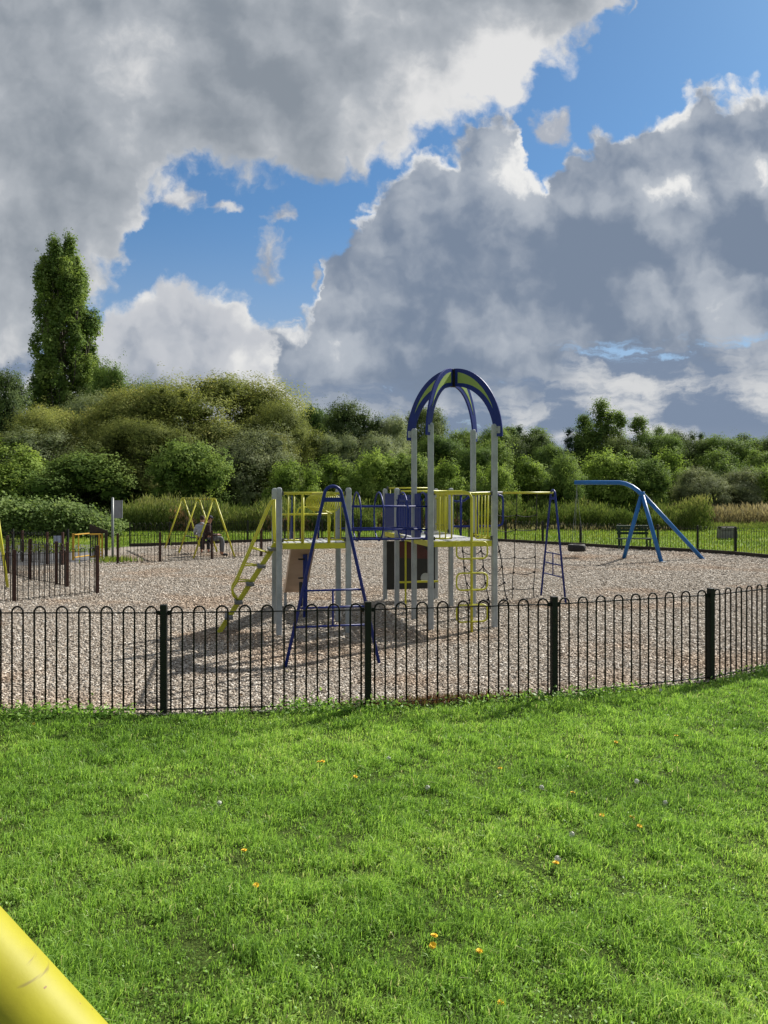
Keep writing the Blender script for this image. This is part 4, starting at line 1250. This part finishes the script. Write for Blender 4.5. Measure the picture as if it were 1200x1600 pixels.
yt = thing('leaning_pole', V3(ft.x, ft.y, 0), 'thick scuffed yellow tube slanting across the near left corner', 'pole')
mb = MB(); mb.tube([ft - V3(0, 0, .02), ft.lerp(tp, .5), tp], rt, 40); mb.build('slanting_tube', tube_mat(), yt, smooth=True)
mb = MB(); mb.tube([V3(tp.x, tp.y, -.02), tp + V3(0, 0, .12)], rt, 24); mb.build('upright', M['yellow'], yt, smooth=True)

# ------------------------------------------------------------------ dandelions in the lawn
M['petal'] = paint('dandelion_yellow', (.80, .52, .015), .7, None, .1)
M['fluff'] = paint('seed_fluff', (.62, .62, .56), .9, None, .05)
M['stem'] = paint('flower_stem', (.10, .18, .03), .7, None, .2)
rg = random.Random(5)
def flower(px, py, seed):
    g = gp(px, py + (14 if py > 1300 else 8)); h = g.y and max(.02, at(px, g.y, py).z)
    t = thing('dandelion_clock' if seed else 'dandelion', g, 'white dandelion seed head standing in the lawn' if seed else 'yellow dandelion flower in the lawn', 'dandelion', 'dandelion clocks in the lawn' if seed else 'dandelions in the lawn')
    mb = MB(); top = g + V3(rg.uniform(-.01, .01), rg.uniform(-.01, .01), h); mb.tube([g, g.lerp(top, .5) + V3(.003, 0, 0), top], .0018, 5); mb.build('stem', M['stem'], t)
    mb = MB()
    if seed:
        for i in range(70):
            d = Vector((rg.gauss(0, 1), rg.gauss(0, 1), rg.gauss(0, 1))).normalized(); c = top + d * .017
            a = d.orthogonal().normalized() * .0045; b = d.cross(a)
            mb.add([c + a, c + b, c - a, c - b], [(0, 1, 2, 3)]); mb.add([top, c + a * .15, c - a * .15], [(0, 1, 2)])
        mb.build('seed_head', M['fluff'], t)
    else:
        tilt = Vector((rg.uniform(-.3, .3), rg.uniform(-.6, .1), 1)).normalized(); e = tilt.orthogonal().normalized(); f2 = tilt.cross(e)
        for ringi, (rad, n, el) in enumerate(((.017, 16, .15), (.013, 13, .5), (.008, 9, 1.0))):
            for i in range(n):
                a = 2 * math.pi * (i + ringi * .4) / n; d = (e * math.cos(a) + f2 * math.sin(a)); w = (f2 * math.cos(a) - e * math.sin(a)) * .003
                tipp = top + d * rad * rg.uniform(.85, 1.1) + tilt * (el * rad * .9)
                mb.add([top - w * .6, top + w * .6, tipp + w, tipp - w], [(0, 1, 2, 3)])
        mb.build('flower_head', M['petal'], t)

for q in [(678, 1463), (677, 1476), (785, 1566), (866, 1348), (988, 1277), (1000, 1290), (941, 1274), (872, 1264), (780, 1200), (383, 1329), (402, 1383), (500, 1191), (506, 1189), (557, 1214), (52, 1131), (963, 1160), (1057, 1150), (895, 1238), (749, 1487)]: flower(*q, False)
for q in [(607, 1185), (670, 1231), (893, 1304), (868, 1341), (1038, 1255), (997, 1221), (847, 1230), (343, 1255), (1031, 1078)]: flower(*q, True)
# ------------------------------------------------------------------ trees: trunk, limbs and crowns of leaf-sized faces
def unit(n):
    d = rng.normal(size=(n, 3)); return d / np.linalg.norm(d, axis=1)[:, None]


def crown_mesh(name, lobes, n_clump, per, leaf, aspect, clump_r, mat, inner=.25, upbias=.35, tint=.5):
    """lobes = array of (x, y, z, rx, ry, rz); leaves sit in clumps near the lobe surfaces"""
    L = np.array(lobes, float)
    w = (L[:, 3] * L[:, 4] + L[:, 4] * L[:, 5] + L[:, 3] * L[:, 5]); w /= w.sum()
    pick = rng.choice(len(L), n_clump, p=w); l = L[pick]
    d = unit(n_clump); d[:, 2] = np.where((d[:, 2] < -.15) & (rng.random(n_clump) < .78), -d[:, 2], d[:, 2])
    rad = np.where(rng.random(n_clump) < inner, rng.uniform(.3, .9, n_clump), 1 + rng.normal(0, .16, n_clump))
    spray = rng.random(n_clump) < .16                    # twigs that stand out of the outline
    rad = np.where(spray, 1.02 + rng.exponential(.08, n_clump), rad); d[spray, 2] += .30
    C = l[:, :3] + d * l[:, 3:6] * rad[:, None]
    # drop most of the clumps that are buried inside other lobes
    bur = np.zeros(n_clump)
    for k in range(len(L)):
        q = (C - L[k, :3]) / L[k, 3:6]; bur += ((q ** 2).sum(1) < .62)
    keep = (bur < 1.5) | (rng.random(n_clump) < .22)
    C, d, pick = C[keep], d[keep], pick[keep]
    crnd = np.clip(.5 + (rng.random(len(L))[pick] - .5) * tint * .9 + rng.normal(0, tint * .22, len(C)), 0, 1)
    n = len(C) * per
    cr = clump_r * rng.uniform(.45, 1.6, len(C))
    off = np.clip(rng.normal(size=(n, 3)), -1.5, 1.5) * np.repeat(cr, per)[:, None] * np.array([1, 1, .75])
    pos = np.repeat(C, per, 0) + off
    nn = np.repeat(d, per, 0) * 1.0 + np.array([0, 0, upbias]) + unit(n) * .75
    ln = leaf * rng.uniform(.55, 1.35, n)
    rnd = np.clip(np.repeat(crnd, per) + rng.normal(0, .07, n), 0, 1)
    dl = np.repeat(d, per, 0)
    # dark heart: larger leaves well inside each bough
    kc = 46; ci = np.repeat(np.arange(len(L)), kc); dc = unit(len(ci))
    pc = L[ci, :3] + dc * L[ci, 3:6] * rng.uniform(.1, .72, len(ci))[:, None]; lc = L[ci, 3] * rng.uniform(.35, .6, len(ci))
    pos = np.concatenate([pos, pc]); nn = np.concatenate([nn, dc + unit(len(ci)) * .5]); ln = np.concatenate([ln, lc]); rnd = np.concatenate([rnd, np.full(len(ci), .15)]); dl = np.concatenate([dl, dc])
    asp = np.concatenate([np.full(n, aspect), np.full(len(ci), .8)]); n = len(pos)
    pos[:, 2] = np.maximum(pos[:, 2], .03)
    V = leaf_cards(pos, ln, ln * asp, nn); Q = np.arange(n * 4).reshape(-1, 4)
    un = nn / np.linalg.norm(nn, axis=1)[:, None]
    sn = dl * .75 + un * .45 + np.array([0, 0, .15]); sn /= np.linalg.norm(sn, axis=1)[:, None]
    o = np_mesh(name, V, quads=Q, mat=mat, attrs={'rnd': rnd}, normals=np.repeat(sn, 4, 0))
    me = o.data; bpy.data.objects.remove(o); return me


def trunk_mesh(name, H, r, lobes, n_limb, base=.15):
    mb = MB(); L = sorted(lobes, key=lambda q: -q[2]); rg = random.Random(len(lobes) * 7 + int(H * 10))
    topz = H * .72; bend = (rg.uniform(-.03, .03) * H, rg.uniform(-.03, .03) * H)
    ax = [Vector((bend[0] * f * f, bend[1] * f * f, topz * f)) for f in (0, .08, .3, .55, .8, 1)]
    mb.tube(ax, [r * 1.35, r, r * .82, r * .6, r * .38, r * .12], 8)
    for i in range(n_limb):
        q = L[int(len(L) * (i + .5) / n_limb)]; f = min(.9, max(base, (q[2] - math.hypot(q[0], q[1]) * .8) / topz))
        a = Vector((bend[0] * f * f, bend[1] * f * f, topz * f)); e = Vector(q[:3])
        m = a.lerp(e, .5) + Vector((0, 0, -.06 * (e - a).length + .02 * H)); rr = r * (1 - f * .75) * .5
        mb.tube([a, m, e], [rr, rr * .65, rr * .18], 6)
    me = bpy.data.meshes.new(name); me.from_pydata(mb.v, [], mb.f); me.materials.append(M['bark'])
    me.polygons.foreach_set('use_smooth', [True] * len(me.polygons)); return me


def sub_lobes(out, g, n, lo=.28, hi=.5, tall=1.0):
    """smaller boughs budding from the outside of the main ones"""
    more = []
    for i in range(n):
        q = out[g.integers(len(out))]; d = g.normal(size=3); d[2] = abs(d[2]) * .8; d /= np.linalg.norm(d); r = q[3] * g.uniform(lo, hi)
        e = g.uniform(.85, 1.25)
        more.append((q[0] + d[0] * q[3] * e, q[1] + d[1] * q[4] * e, q[2] + d[2] * q[5] * e, r, r, r * tall))
    return out + more


def dome_lobes(H, Wd, n, low=.06, lob=.2, flat=1.0, topw=.75, seed=0, zmul=.9):
    """lobes filling a rounded, lopsided crown that reaches nearly to the ground"""
    g = np.random.default_rng(seed); out = []; ph = g.uniform(0, 6.28, 3)
    for i in range(n):
        t = g.random() ** .8; z = H * (low + (1 - low) * t)
        prof = math.sqrt(max(0.0, 1 - ((t - .38) / .64) ** 2)) if t > .38 else .80 + .2 * (t / .38)
        a = g.uniform(0, 2 * math.pi); rr = Wd / 2 * prof * math.sqrt(g.uniform(.12, 1.0)) * .82
        lop = 1 + .14 * math.sin(a + ph[0]) + .10 * math.sin(2 * a + ph[1]) + .08 * math.sin(3 * a + ph[2] + z)
        s = Wd * lob * g.uniform(.6, 1.75) * (.6 + .4 * prof)
        z = min(z, H - s * .7) * (1 - .10 * (.5 + .5 * math.sin(a + ph[1])) * rr / (Wd / 2))
        out.append((rr * lop * math.cos(a), rr * lop * math.sin(a), max(z, s * .5), s, s, s * zmul * flat))
    return sub_lobes(out, g, int(n * .8), .22, .42, tall=zmul)


def upright_lobes(H, Wd, n, low=.1, seed=0, tip=.85, lob=.16, tall=2.0, power=.8):
    """narrow crown of upward sprays: conifers, birches, poplars"""
    g = np.random.default_rng(seed); out = []
    for i in range(n):
        t = g.random(); z = H * (low + (1 - low) * t)
        prof = (1 - t ** (1 / (1 - tip + .15))) ** power
        a = g.uniform(0, 2 * math.pi); rr = Wd / 2 * prof * math.sqrt(g.random()) * .9
        s = Wd * lob * g.uniform(.6, 1.25) * (.35 + .65 * prof)
        out.append((rr * math.cos(a), rr * math.sin(a), min(z, H - s * tall * .8), s, s, s * tall))
    return sub_lobes(out, g, n // 2, .35, .6, tall)


G = {}
G['olive'] = leaf_mat('olive_leaf', [(0, (0.091, 0.117, 0.036)), (.45, (0.203, 0.235, 0.070)), (.8, (0.331, 0.347, 0.100)), (1, (0.468, 0.418, 0.140))], 0.39, .75, .08)
G['green'] = leaf_mat('mid_green_leaf', [(0, (0.061, 0.110, 0.032)), (.5, (0.149, 0.226, 0.057)), (1, (0.286, 0.375, 0.095))], 0.40, .75, .08)
G['dark'] = leaf_mat('dark_leaf', [(0, (0.046, 0.075, 0.030)), (.5, (0.107, 0.153, 0.053)), (1, (0.214, 0.259, 0.092))], 0.33, .75, .08)
G['pale'] = leaf_mat('pale_willow_leaf', [(0, (0.131, 0.169, 0.089)), (.5, (0.252, 0.298, 0.153)), (1, (0.393, 0.432, 0.260))], 0.35, .75, .08)
G['fresh'] = leaf_mat('fresh_green_leaf', [(0, (0.086, 0.140, 0.029)), (.5, (0.205, 0.299, 0.061)), (1, (0.365, 0.462, 0.121))], 0.46, .75, .08)
G['silver'] = leaf_mat('grey_green_leaf', [(0, (0.112, 0.134, 0.066)), (.5, (0.224, 0.257, 0.135)), (1, (0.411, 0.446, 0.253))], .36, .75, .08)
G['poplar'] = leaf_mat('poplar_leaf', [(0, (0.060, 0.105, 0.031)), (.5, (0.140, 0.210, 0.059)), (1, (0.267, 0.343, 0.096))], 0.39, .75, .08)
G['conifer'] = leaf_mat('conifer_needles', [(0, (0.029, 0.058, 0.032)), (.5, (0.063, 0.114, 0.055)), (1, (0.133, 0.195, 0.089))], 0.21, .75, .08)

PROTO = {}
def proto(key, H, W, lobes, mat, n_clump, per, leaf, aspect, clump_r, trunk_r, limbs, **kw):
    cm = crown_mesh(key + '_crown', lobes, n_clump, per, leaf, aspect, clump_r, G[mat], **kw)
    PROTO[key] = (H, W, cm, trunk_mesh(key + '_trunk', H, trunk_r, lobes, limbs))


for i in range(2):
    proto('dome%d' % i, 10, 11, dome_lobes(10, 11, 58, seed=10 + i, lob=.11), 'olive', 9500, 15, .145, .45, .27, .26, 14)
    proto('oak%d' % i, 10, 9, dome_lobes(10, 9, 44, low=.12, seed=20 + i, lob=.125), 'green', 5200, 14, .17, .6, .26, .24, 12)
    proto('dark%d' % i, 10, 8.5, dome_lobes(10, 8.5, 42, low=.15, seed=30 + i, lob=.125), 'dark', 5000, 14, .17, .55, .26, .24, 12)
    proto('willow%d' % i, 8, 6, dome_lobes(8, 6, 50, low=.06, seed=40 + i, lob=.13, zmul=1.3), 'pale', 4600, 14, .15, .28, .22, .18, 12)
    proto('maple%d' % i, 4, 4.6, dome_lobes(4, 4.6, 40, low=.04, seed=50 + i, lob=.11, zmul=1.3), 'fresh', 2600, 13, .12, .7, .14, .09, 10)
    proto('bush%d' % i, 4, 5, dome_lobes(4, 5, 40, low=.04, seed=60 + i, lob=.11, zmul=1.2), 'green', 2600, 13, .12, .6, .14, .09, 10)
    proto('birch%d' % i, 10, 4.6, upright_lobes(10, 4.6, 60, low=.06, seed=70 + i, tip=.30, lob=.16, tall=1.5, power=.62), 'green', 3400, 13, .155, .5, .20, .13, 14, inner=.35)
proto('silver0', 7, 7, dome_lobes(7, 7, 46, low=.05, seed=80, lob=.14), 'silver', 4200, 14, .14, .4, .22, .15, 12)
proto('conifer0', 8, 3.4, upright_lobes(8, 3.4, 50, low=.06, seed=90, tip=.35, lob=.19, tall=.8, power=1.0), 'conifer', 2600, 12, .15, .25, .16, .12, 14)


# poplar: many steep narrow sprays from a tall stem
def poplar_lobes(H, W, seed):
    g = np.random.default_rng(seed); out = []
    for i in range(210):
        t = g.random() ** .8; z = H * (.06 + .90 * t)
        prof = min(1.0, .72 + t * .9) if t < .32 else (1 - ((t - .32) / .72) ** 3.2) ** .75
        a = g.uniform(0, 2 * math.pi); rr = W / 2 * max(prof, .03) * math.sqrt(g.uniform(.05, 1)) * .95
        s = g.uniform(.30, .62) * (.55 + .45 * prof)
        out.append((rr * math.cos(a), rr * math.sin(a), min(z, H - s * 2.6), s, s, s * g.uniform(2.4, 4.2)))
    return out


pl = poplar_lobes(27, 7.2, 4)
PROTO['poplar'] = (27, 7.2, crown_mesh('poplar_crown', pl, 12000, 13, .20, .75, .20, G['poplar'], inner=.15, tint=.6), None)
mb = MB(); mb.tube([V3(0, 0, 0), V3(.05, 0, 6), V3(-.1, .1, 15), V3(.1, 0, 23), V3(.1, 0, 26)], [.55, .42, .3, .14, .04], 10)
for q in pl[::2]:
    zb = max(.8, q[2] - q[5] - 3.5); a = math.atan2(q[1], q[0]); r0 = .2
    mb.tube([V3(r0 * math.cos(a), r0 * math.sin(a), zb), V3(q[0] * .75, q[1] * .75, zb + 1.6), V3(q[0], q[1], q[2] + q[5] * .6)], [.09, .07, .02], 5)
me = bpy.data.meshes.new('poplar_trunk'); me.from_pydata(mb.v, [], mb.f); me.materials.append(M['bark']); PROTO['poplar'] = PROTO['poplar'][:3] + (me,)

rt_ = random.Random(3)
def plant(px, ytop, Y, wpx, key, label, name='tree', cat='tree', group=None, sy=None):
    H, W, cm, tm = PROTO[key]
    p = at(px, Y, ytop); sz = p.z / H; sx = wpx * Y / F / W
    o = thing(name, V3(p.x, Y, 0), label, cat, group)
    for nm, me in (('crown', cm), ('trunk', tm)):
        c = bpy.data.objects.new(nm, me); COL.objects.link(c); c.parent = o
    o.scale = (sx, sy or sx, sz); o.rotation_euler = (0, 0, rt_.uniform(0, 6.28))
    return o


BW = 'trees of the wood behind the playground'
T = [
    # back row, left to right
    (100, 371, 75, 108, 'poplar', 'tall columnar poplar rising far above all the other trees', 'poplar_tree'),
    (8, 588, 62, 110, 'dark0', 'dark tree at the left edge of the view, left of the tall poplar'),
    (172, 584, 72, 90, 'oak0', 'green tree showing just right of the tall poplar'),
    (232, 607, 64, 120, 'oak1', 'olive green tree crown between the poplar and the big rounded crown'),
    (325, 598, 55, 300, 'dome0', 'biggest rounded olive brown tree crown, highest of the wood right of the poplar'),
    (437, 636, 52, 160, 'dome1', 'rounded olive shoulder tree directly right of the biggest crown'),
    (205, 618, 53, 215, 'dome1', 'brownish olive tree left of the biggest rounded crown'),
    (70, 645, 50, 190, 'dome0', 'yellowish olive rounded tree below the poplar'),
    (140, 630, 57, 110, 'willow1', 'pale olive tree in front of the foot of the poplar'),
    (492, 645, 68, 95, 'oak0', 'mid green crown behind the left tower of the climbing frame'),
    (552, 637, 60, 105, 'dark1', 'dark round-headed tree left of the arch roof'),
    (612, 660, 60, 85, 'willow0', 'pale feathery tree between the dark round tree and the arch roof'),
    (585, 690, 53, 90, 'willow1', 'pale willow below the dark round-headed tree'),
    (668, 643, 66, 100, 'dark0', 'dark tree framed by the arch roof'),
    (520, 688, 52, 100, 'willow0', 'olive willow just left of the dark round-headed tree'),
    (722, 678, 66, 80, 'oak1', 'green tree seen between the two right arch posts'),
    (795, 671, 66, 110, 'birch1', 'green tree immediately right of the arch roof'),
    (840, 672, 70, 100, 'birch0', 'green tree left of the pointed conifer'),
    (889, 668, 62, 52, 'conifer0', 'dark pointed conifer left of the tall birch', 'conifer_tree', 'tree'),
    (940, 629, 62, 96, 'birch0', 'tallest tree of the right side, an airy pointed birch', 'birch_tree'),
    (912, 652, 63, 72, 'birch1', 'shorter birch leaning against the tallest birch', 'birch_tree'),
    (1000, 655, 60, 84, 'birch1', 'pointed loose birch right of the tallest birch', 'birch_tree'),
    (1030, 670, 63, 66, 'birch0', 'small birch between the loose birch and the round dark tree', 'birch_tree'),
    (1060, 678, 64, 66, 'dark1', 'round dark tree above the leg joint of the blue gantry'),
    (1108, 688, 68, 86, 'birch1', 'low green tree above the outer leg of the blue gantry'),
    (1162, 682, 64, 95, 'birch0', 'green tree near the right edge above the pale thicket'),
    (1222, 683, 60, 95, 'dark0', 'dark tree cut off by the right edge of the view'),
    (966, 648, 61, 66, 'birch1', 'narrow pointed tree just right of the tallest birch', 'birch_tree', 'tree'),
    (1095, 676, 63, 56, 'conifer0', 'dark pointed tree above the outer gantry leg', 'conifer_tree', 'tree'),
    (812, 664, 64, 54, 'conifer0', 'dark pointed tree a little right of the arch roof', 'conifer_tree', 'tree'),
    (980, 688, 58, 95, 'dark1', 'dark tree filling the gap below the birches'),
    (760, 700, 58, 90, 'bush1', 'dark green thicket tree behind the right arch post'),
    (860, 700, 58, 95, 'oak1', 'shadowed tree below the pointed conifer'),
    (775, 676, 63, 100, 'oak1', 'green tree whose crown touches the right front arch post'),
    (820, 682, 61, 100, 'dark1', 'dark leafy tree between the arch and the pointed conifer'),
    (1032, 686, 58, 100, 'oak0', 'mid green tree below the small birch'),
    (1085, 692, 62, 110, 'dark0', 'dark crown between the round dark tree and the low green tree'),
    (1135, 690, 60, 110, 'oak0', 'broad green crown above the silvery shrub'),
    (1195, 690, 62, 110, 'oak1', 'broad green crown at the right edge of the skyline'),
    (690, 690, 60, 110, 'oak0', 'green crown between the left arch posts and the right ones'),
    (222, 664, 47, 200, 'dome0', 'olive bushy tree spreading above the yellow swings'),
    (388, 674, 47, 140, 'silver0', 'grey green tree right of the yellow swings'),
    # middle row
    (300, 706, 43, 140, 'bush1', 'dark olive shrub behind the yellow swing set', 'shrub', 'shrub'),
    (70, 682, 47, 150, 'willow0', 'pale olive tree above the hedge and below the poplar'),
    (15, 704, 45, 150, 'maple0', 'yellow green bushy tree above the hedge at the left edge'),
    (120, 722, 44, 190, 'bush0', 'dark bushy tree above the grey sign pole'),
    (425, 682, 49, 110, 'dome1', 'grey olive tree above the left tower'),
    (458, 733, 41, 90, 'maple1', 'fresh green shrub behind the left tower posts', 'shrub', 'shrub'),
    (520, 727, 43, 100, 'maple0', 'fresh green shrub behind the blue A-shaped end frame', 'shrub', 'shrub'),
    (582, 718, 43, 95, 'maple1', 'fresh green shrub behind the hoop tunnel', 'shrub', 'shrub'),
    (640, 722, 44, 95, 'bush1', 'green shrub behind the left arch posts', 'shrub', 'shrub'),
    (700, 732, 43, 90, 'maple0', 'bright green shrub in the middle of the arch posts', 'shrub', 'shrub'),
    (745, 706, 50, 90, 'oak0', 'green tree with a yellowing side behind the right rear arch post'),
    (770, 736, 42, 80, 'maple1', 'fresh green shrub touching the right arch post', 'shrub', 'shrub'),
    (826, 728, 44, 95, 'maple0', 'fresh green shrub above the rope net', 'shrub', 'shrub'),
    (882, 724, 43, 82, 'bush0', 'deep green shrub left of the tip of the blue arm', 'shrub', 'shrub'),
    (942, 718, 46, 110, 'maple1', 'fresh green shrub above the blue arm', 'shrub', 'shrub'),
    (1002, 728, 46, 90, 'bush1', 'deep green shrub behind the joint of the blue gantry', 'shrub', 'shrub'),
    (1046, 716, 50, 95, 'maple0', 'fresh green shrub right of the blue gantry joint', 'shrub', 'shrub'),
    (1092, 735, 46, 90, 'silver0', 'grey green shrub above the outer gantry leg', 'shrub', 'shrub'),
    (1128, 716, 56, 100, 'bush0', 'green thicket below the low green tree', 'shrub', 'shrub'),
    (1145, 738, 47, 90, 'silver0', 'silvery shrub above the dry grass', 'shrub', 'shrub'),
    (1190, 738, 47, 80, 'maple1', 'fresh green shrub at the right edge above the dry grass', 'shrub', 'shrub'),
    (1195, 716, 56, 90, 'bush1', 'dark thicket at the right edge below the tallest edge tree', 'shrub', 'shrub'),
    (1270, 720, 52, 110, 'oak0', 'green tree mostly beyond the right edge of the view'),
]
for r in T:
    px, yt_, Y, w, key, lab = r[:6]; Y = Y * 1.22
    nm = r[6] if len(r) > 6 else 'tree'; ct = r[7] if len(r) > 7 else 'tree'
    plant(px, yt_, Y, w, key, lab, nm, ct)

# far backing wood: one mass of leaves closing the gaps
n = 42000
X = rng.uniform(-74, 78, n); Y = 90 + rng.uniform(-3, 4, n)
top = 3.2 + 4.2 * vnoise(X, X * 0 + 9, .12, 21) + 1.4 * vnoise(X, X * 0 + 4, .5, 22); top += np.where(X < -18, 1.2, 0)
Z = top * rng.random(n) ** .7
C = np.stack([X, Y, Z], 1)
tag(cards_obj('treeline', C, rng.uniform(.3, .6, n), rng.uniform(.2, .35, n), rng.normal(size=(n, 3)) + np.array([0, -.6, .4]), np.clip(vnoise(X, Z, .3, 23) * .8 + rng.normal(0, .1, n), 0, 1), G['dark']), kind='stuff')

# ------------------------------------------------------------------ hedge of big pale leaves at the left
hg = thing('hedge', V3(-18.5, 38.2, 0), 'broad-leaved bright green hedge behind the path and gate at the left', 'hedge')
n = 26000
X = rng.uniform(-25.5, -13.4, n); yb = 38.4 + .35 * vnoise(X, X * 0, .9, 31)
tp_ = .85 + .62 * vnoise(X, X * 0 + 2, .45, 32) + .45 * vnoise(X, X * 0 + 2, 1.7, 33) + .25 * vnoise(X, X * 0 + 2, 5, 35); tp_ *= np.clip((-13.0 - X) / 2.6, .0, 1) ** .6
f = rng.random(n); tp_ = tp_ * np.where(rng.random(n) < .10, rng.uniform(1.0, 1.28, n), 1.0)
Z = np.where(rng.random(n) < .35, tp_ * (1 - .12 * f), tp_ * (.06 + .94 * f))
Yd = yb - .5 * np.sqrt(np.clip(1 - (Z / np.maximum(tp_, .1)) ** 2, 0, 1)) + rng.normal(0, .36, n) + np.where(Z > .88 * tp_, rng.uniform(0, 1.1, n), 0)
C = np.stack([X, Yd, Z], 1)
Ln = rng.uniform(.09, .21, n)
cards_obj('leaves', C, Ln, Ln * .75, rng.normal(size=(n, 3)) * .5 + np.array([.35, -.25, .8]), np.clip(.25 + .6 * vnoise(X, Z, 1.8, 34) + rng.normal(0, .18, n), 0, 1), leaf_mat('broad_hedge_leaf', [(0, (0.066, 0.107, 0.031)), (.5, (0.145, 0.215, 0.061)), (1, (0.238, 0.310, 0.108))], .40, .7, .12, 0), parent=None)
hl = bpy.data.objects['leaves']; hl.parent = hg; hl.location = -hg.location
mb = MB()
for i in range(60):
    x = -25.5 + 12 * i / 60; mb.tube([V3(x, 38.6, 0), V3(x + rt_.uniform(-.2, .2), 38.5, .8), V3(x + rt_.uniform(-.3, .3), 38.4, 1.5)], [.02, .014, .005], 5)
mb.build('stems', M['bark'], hg)


# ------------------------------------------------------------------ belt of tall weeds in front of the wood
def weeds(name, x0, x1, Yc, dep, hmin, hmax, n, mat, seed, lean=.12, wl=(.16, .34)):
    X = rng.uniform(x0, x1, n); Y = Yc(X) + rng.uniform(-dep, dep, n)
    h = hmin + (hmax - hmin) * np.clip(vnoise(X, Y, .5, seed) * .75 + vnoise(X, Y, 1.7, seed + 1) * .55 - .15 + rng.normal(0, .08, n), 0, 1.1)
    Z = h * rng.random(n) ** .75
    C = np.stack([X + rng.normal(0, lean, n) * Z, Y, Z], 1)
    L = rng.uniform(*wl, n); a = rng.uniform(0, 6.28, n)
    up = np.stack([rng.normal(0, .35, n), rng.normal(0, .35, n), np.ones(n)], 1); up /= np.linalg.norm(up, axis=1)[:, None]
    sd = np.stack([np.cos(a), np.sin(a), np.zeros(n)], 1)
    V = np.stack([C - up * (L / 2)[:, None], C + sd * (L * .085)[:, None], C + up * (L / 2)[:, None], C - sd * (L * .085)[:, None]], 1).reshape(-1, 3)
    V[:, 2] = np.maximum(V[:, 2], .01)
    rnd = np.clip(.15 + .55 * vnoise(X, Y * .3 + Z, .5, seed + 2) + .3 * Z / hmax + rng.normal(0, .15, n), 0, 1)
    return tag(np_mesh(name, V, quads=np.arange(n * 4).reshape(-1, 4), mat=mat, attrs={'rnd': rnd}), kind='stuff')


WG = leaf_mat('tall_weed_leaf', [(0, (.042, .070, .018)), (.4, (.090, .135, .032)), (.75, (.160, .200, .054)), (1, (.26, .26, .10))], .38, .7, .1, 0)
WB = leaf_mat('brown_seed_heads', [(0, (0.112, 0.054, 0.030)), (.5, (0.240, 0.124, 0.068)), (1, (0.400, 0.264, 0.135))], .25, .7, .2, 0)
WT = leaf_mat('dry_tan_grass', [(0, (.17, .14, .075)), (.5, (.30, .255, .15)), (1, (.42, .37, .25))], .3, .8, .08, 0)
farY = lambda X: np.interp(X, FXs, FYs, left=32, right=27) + 3.0
weeds('tall_weeds', -15.6, -.5, lambda X: 46.0 + 0 * X, 1.9, .45, 2.2, 62000, WG, 41)
weeds('tall_weeds', -1.5, 8.0, lambda X: 49.5 + 0 * X, 1.9, .45, 2.15, 44000, WG, 51)
weeds('tall_weeds', 7.5, 19.5, lambda X: 49.0 - .22 * (X - 7.5), 1.8, .4, 2.05, 50000, WG, 61)
weeds('seed_heads', -12.4, -11.0, lambda X: 44.2 + 0 * X, .5, .7, 1.8, 420, WB, 71)
weeds('seed_heads', -7.2, -4.2, lambda X: 44.3 + 0 * X, .4, .4, 1.3, 450, WB, 72)
weeds('seed_heads', -1.0, 12, lambda X: 47.6 + 0 * X, .5, .3, 1.5, 1100, WB, 73)
weeds('dry_grass', 19.5, 46, lambda X: 58.0 + 0 * X, 7.0, .8, 1.6, 60000, WT, 81, wl=(.25, .6))
weeds('dry_grass', -15, 18, lambda X: 45.5 + .0 * X, 1.4, .1, .5, 2500, WT, 82, wl=(.12, .3))
weeds('rough_grass', 15, 42, lambda X: 49.0 + 0 * X, 3.0, .15, .5, 16000, WG, 91, wl=(.12, .3))
# ------------------------------------------------------------------ camera and output
cd = bpy.data.cameras.new('camera'); co = bpy.data.objects.new('camera', cd); COL.objects.link(co)
cd.sensor_fit = 'VERTICAL'; cd.sensor_height = 36.0; cd.sensor_width = 27.0; cd.lens = F / 1600 * 36
cd.shift_y = -25 / 1600
cd.clip_start = .05; cd.clip_end = 3000
co.location = (0, 0, CAMH); co.rotation_euler = (R(90), 0, 0)
SC.camera = co
SC.render.engine = 'CYCLES'
SC.view_settings.view_transform = 'Standard'; SC.view_settings.look = 'None'
SC.view_settings.exposure = 0.8; SC.view_settings.gamma = 1.0; SC.view_settings.use_curve_mapping = False
SC.cycles.use_denoising = True
SC.cycles.max_bounces = 6; SC.cycles.diffuse_bounces = 2; SC.cycles.glossy_bounces = 2; SC.cycles.transmission_bounces = 3; SC.cycles.transparent_max_bounces = 4
SC.cycles.sample_clamp_indirect = 4.0
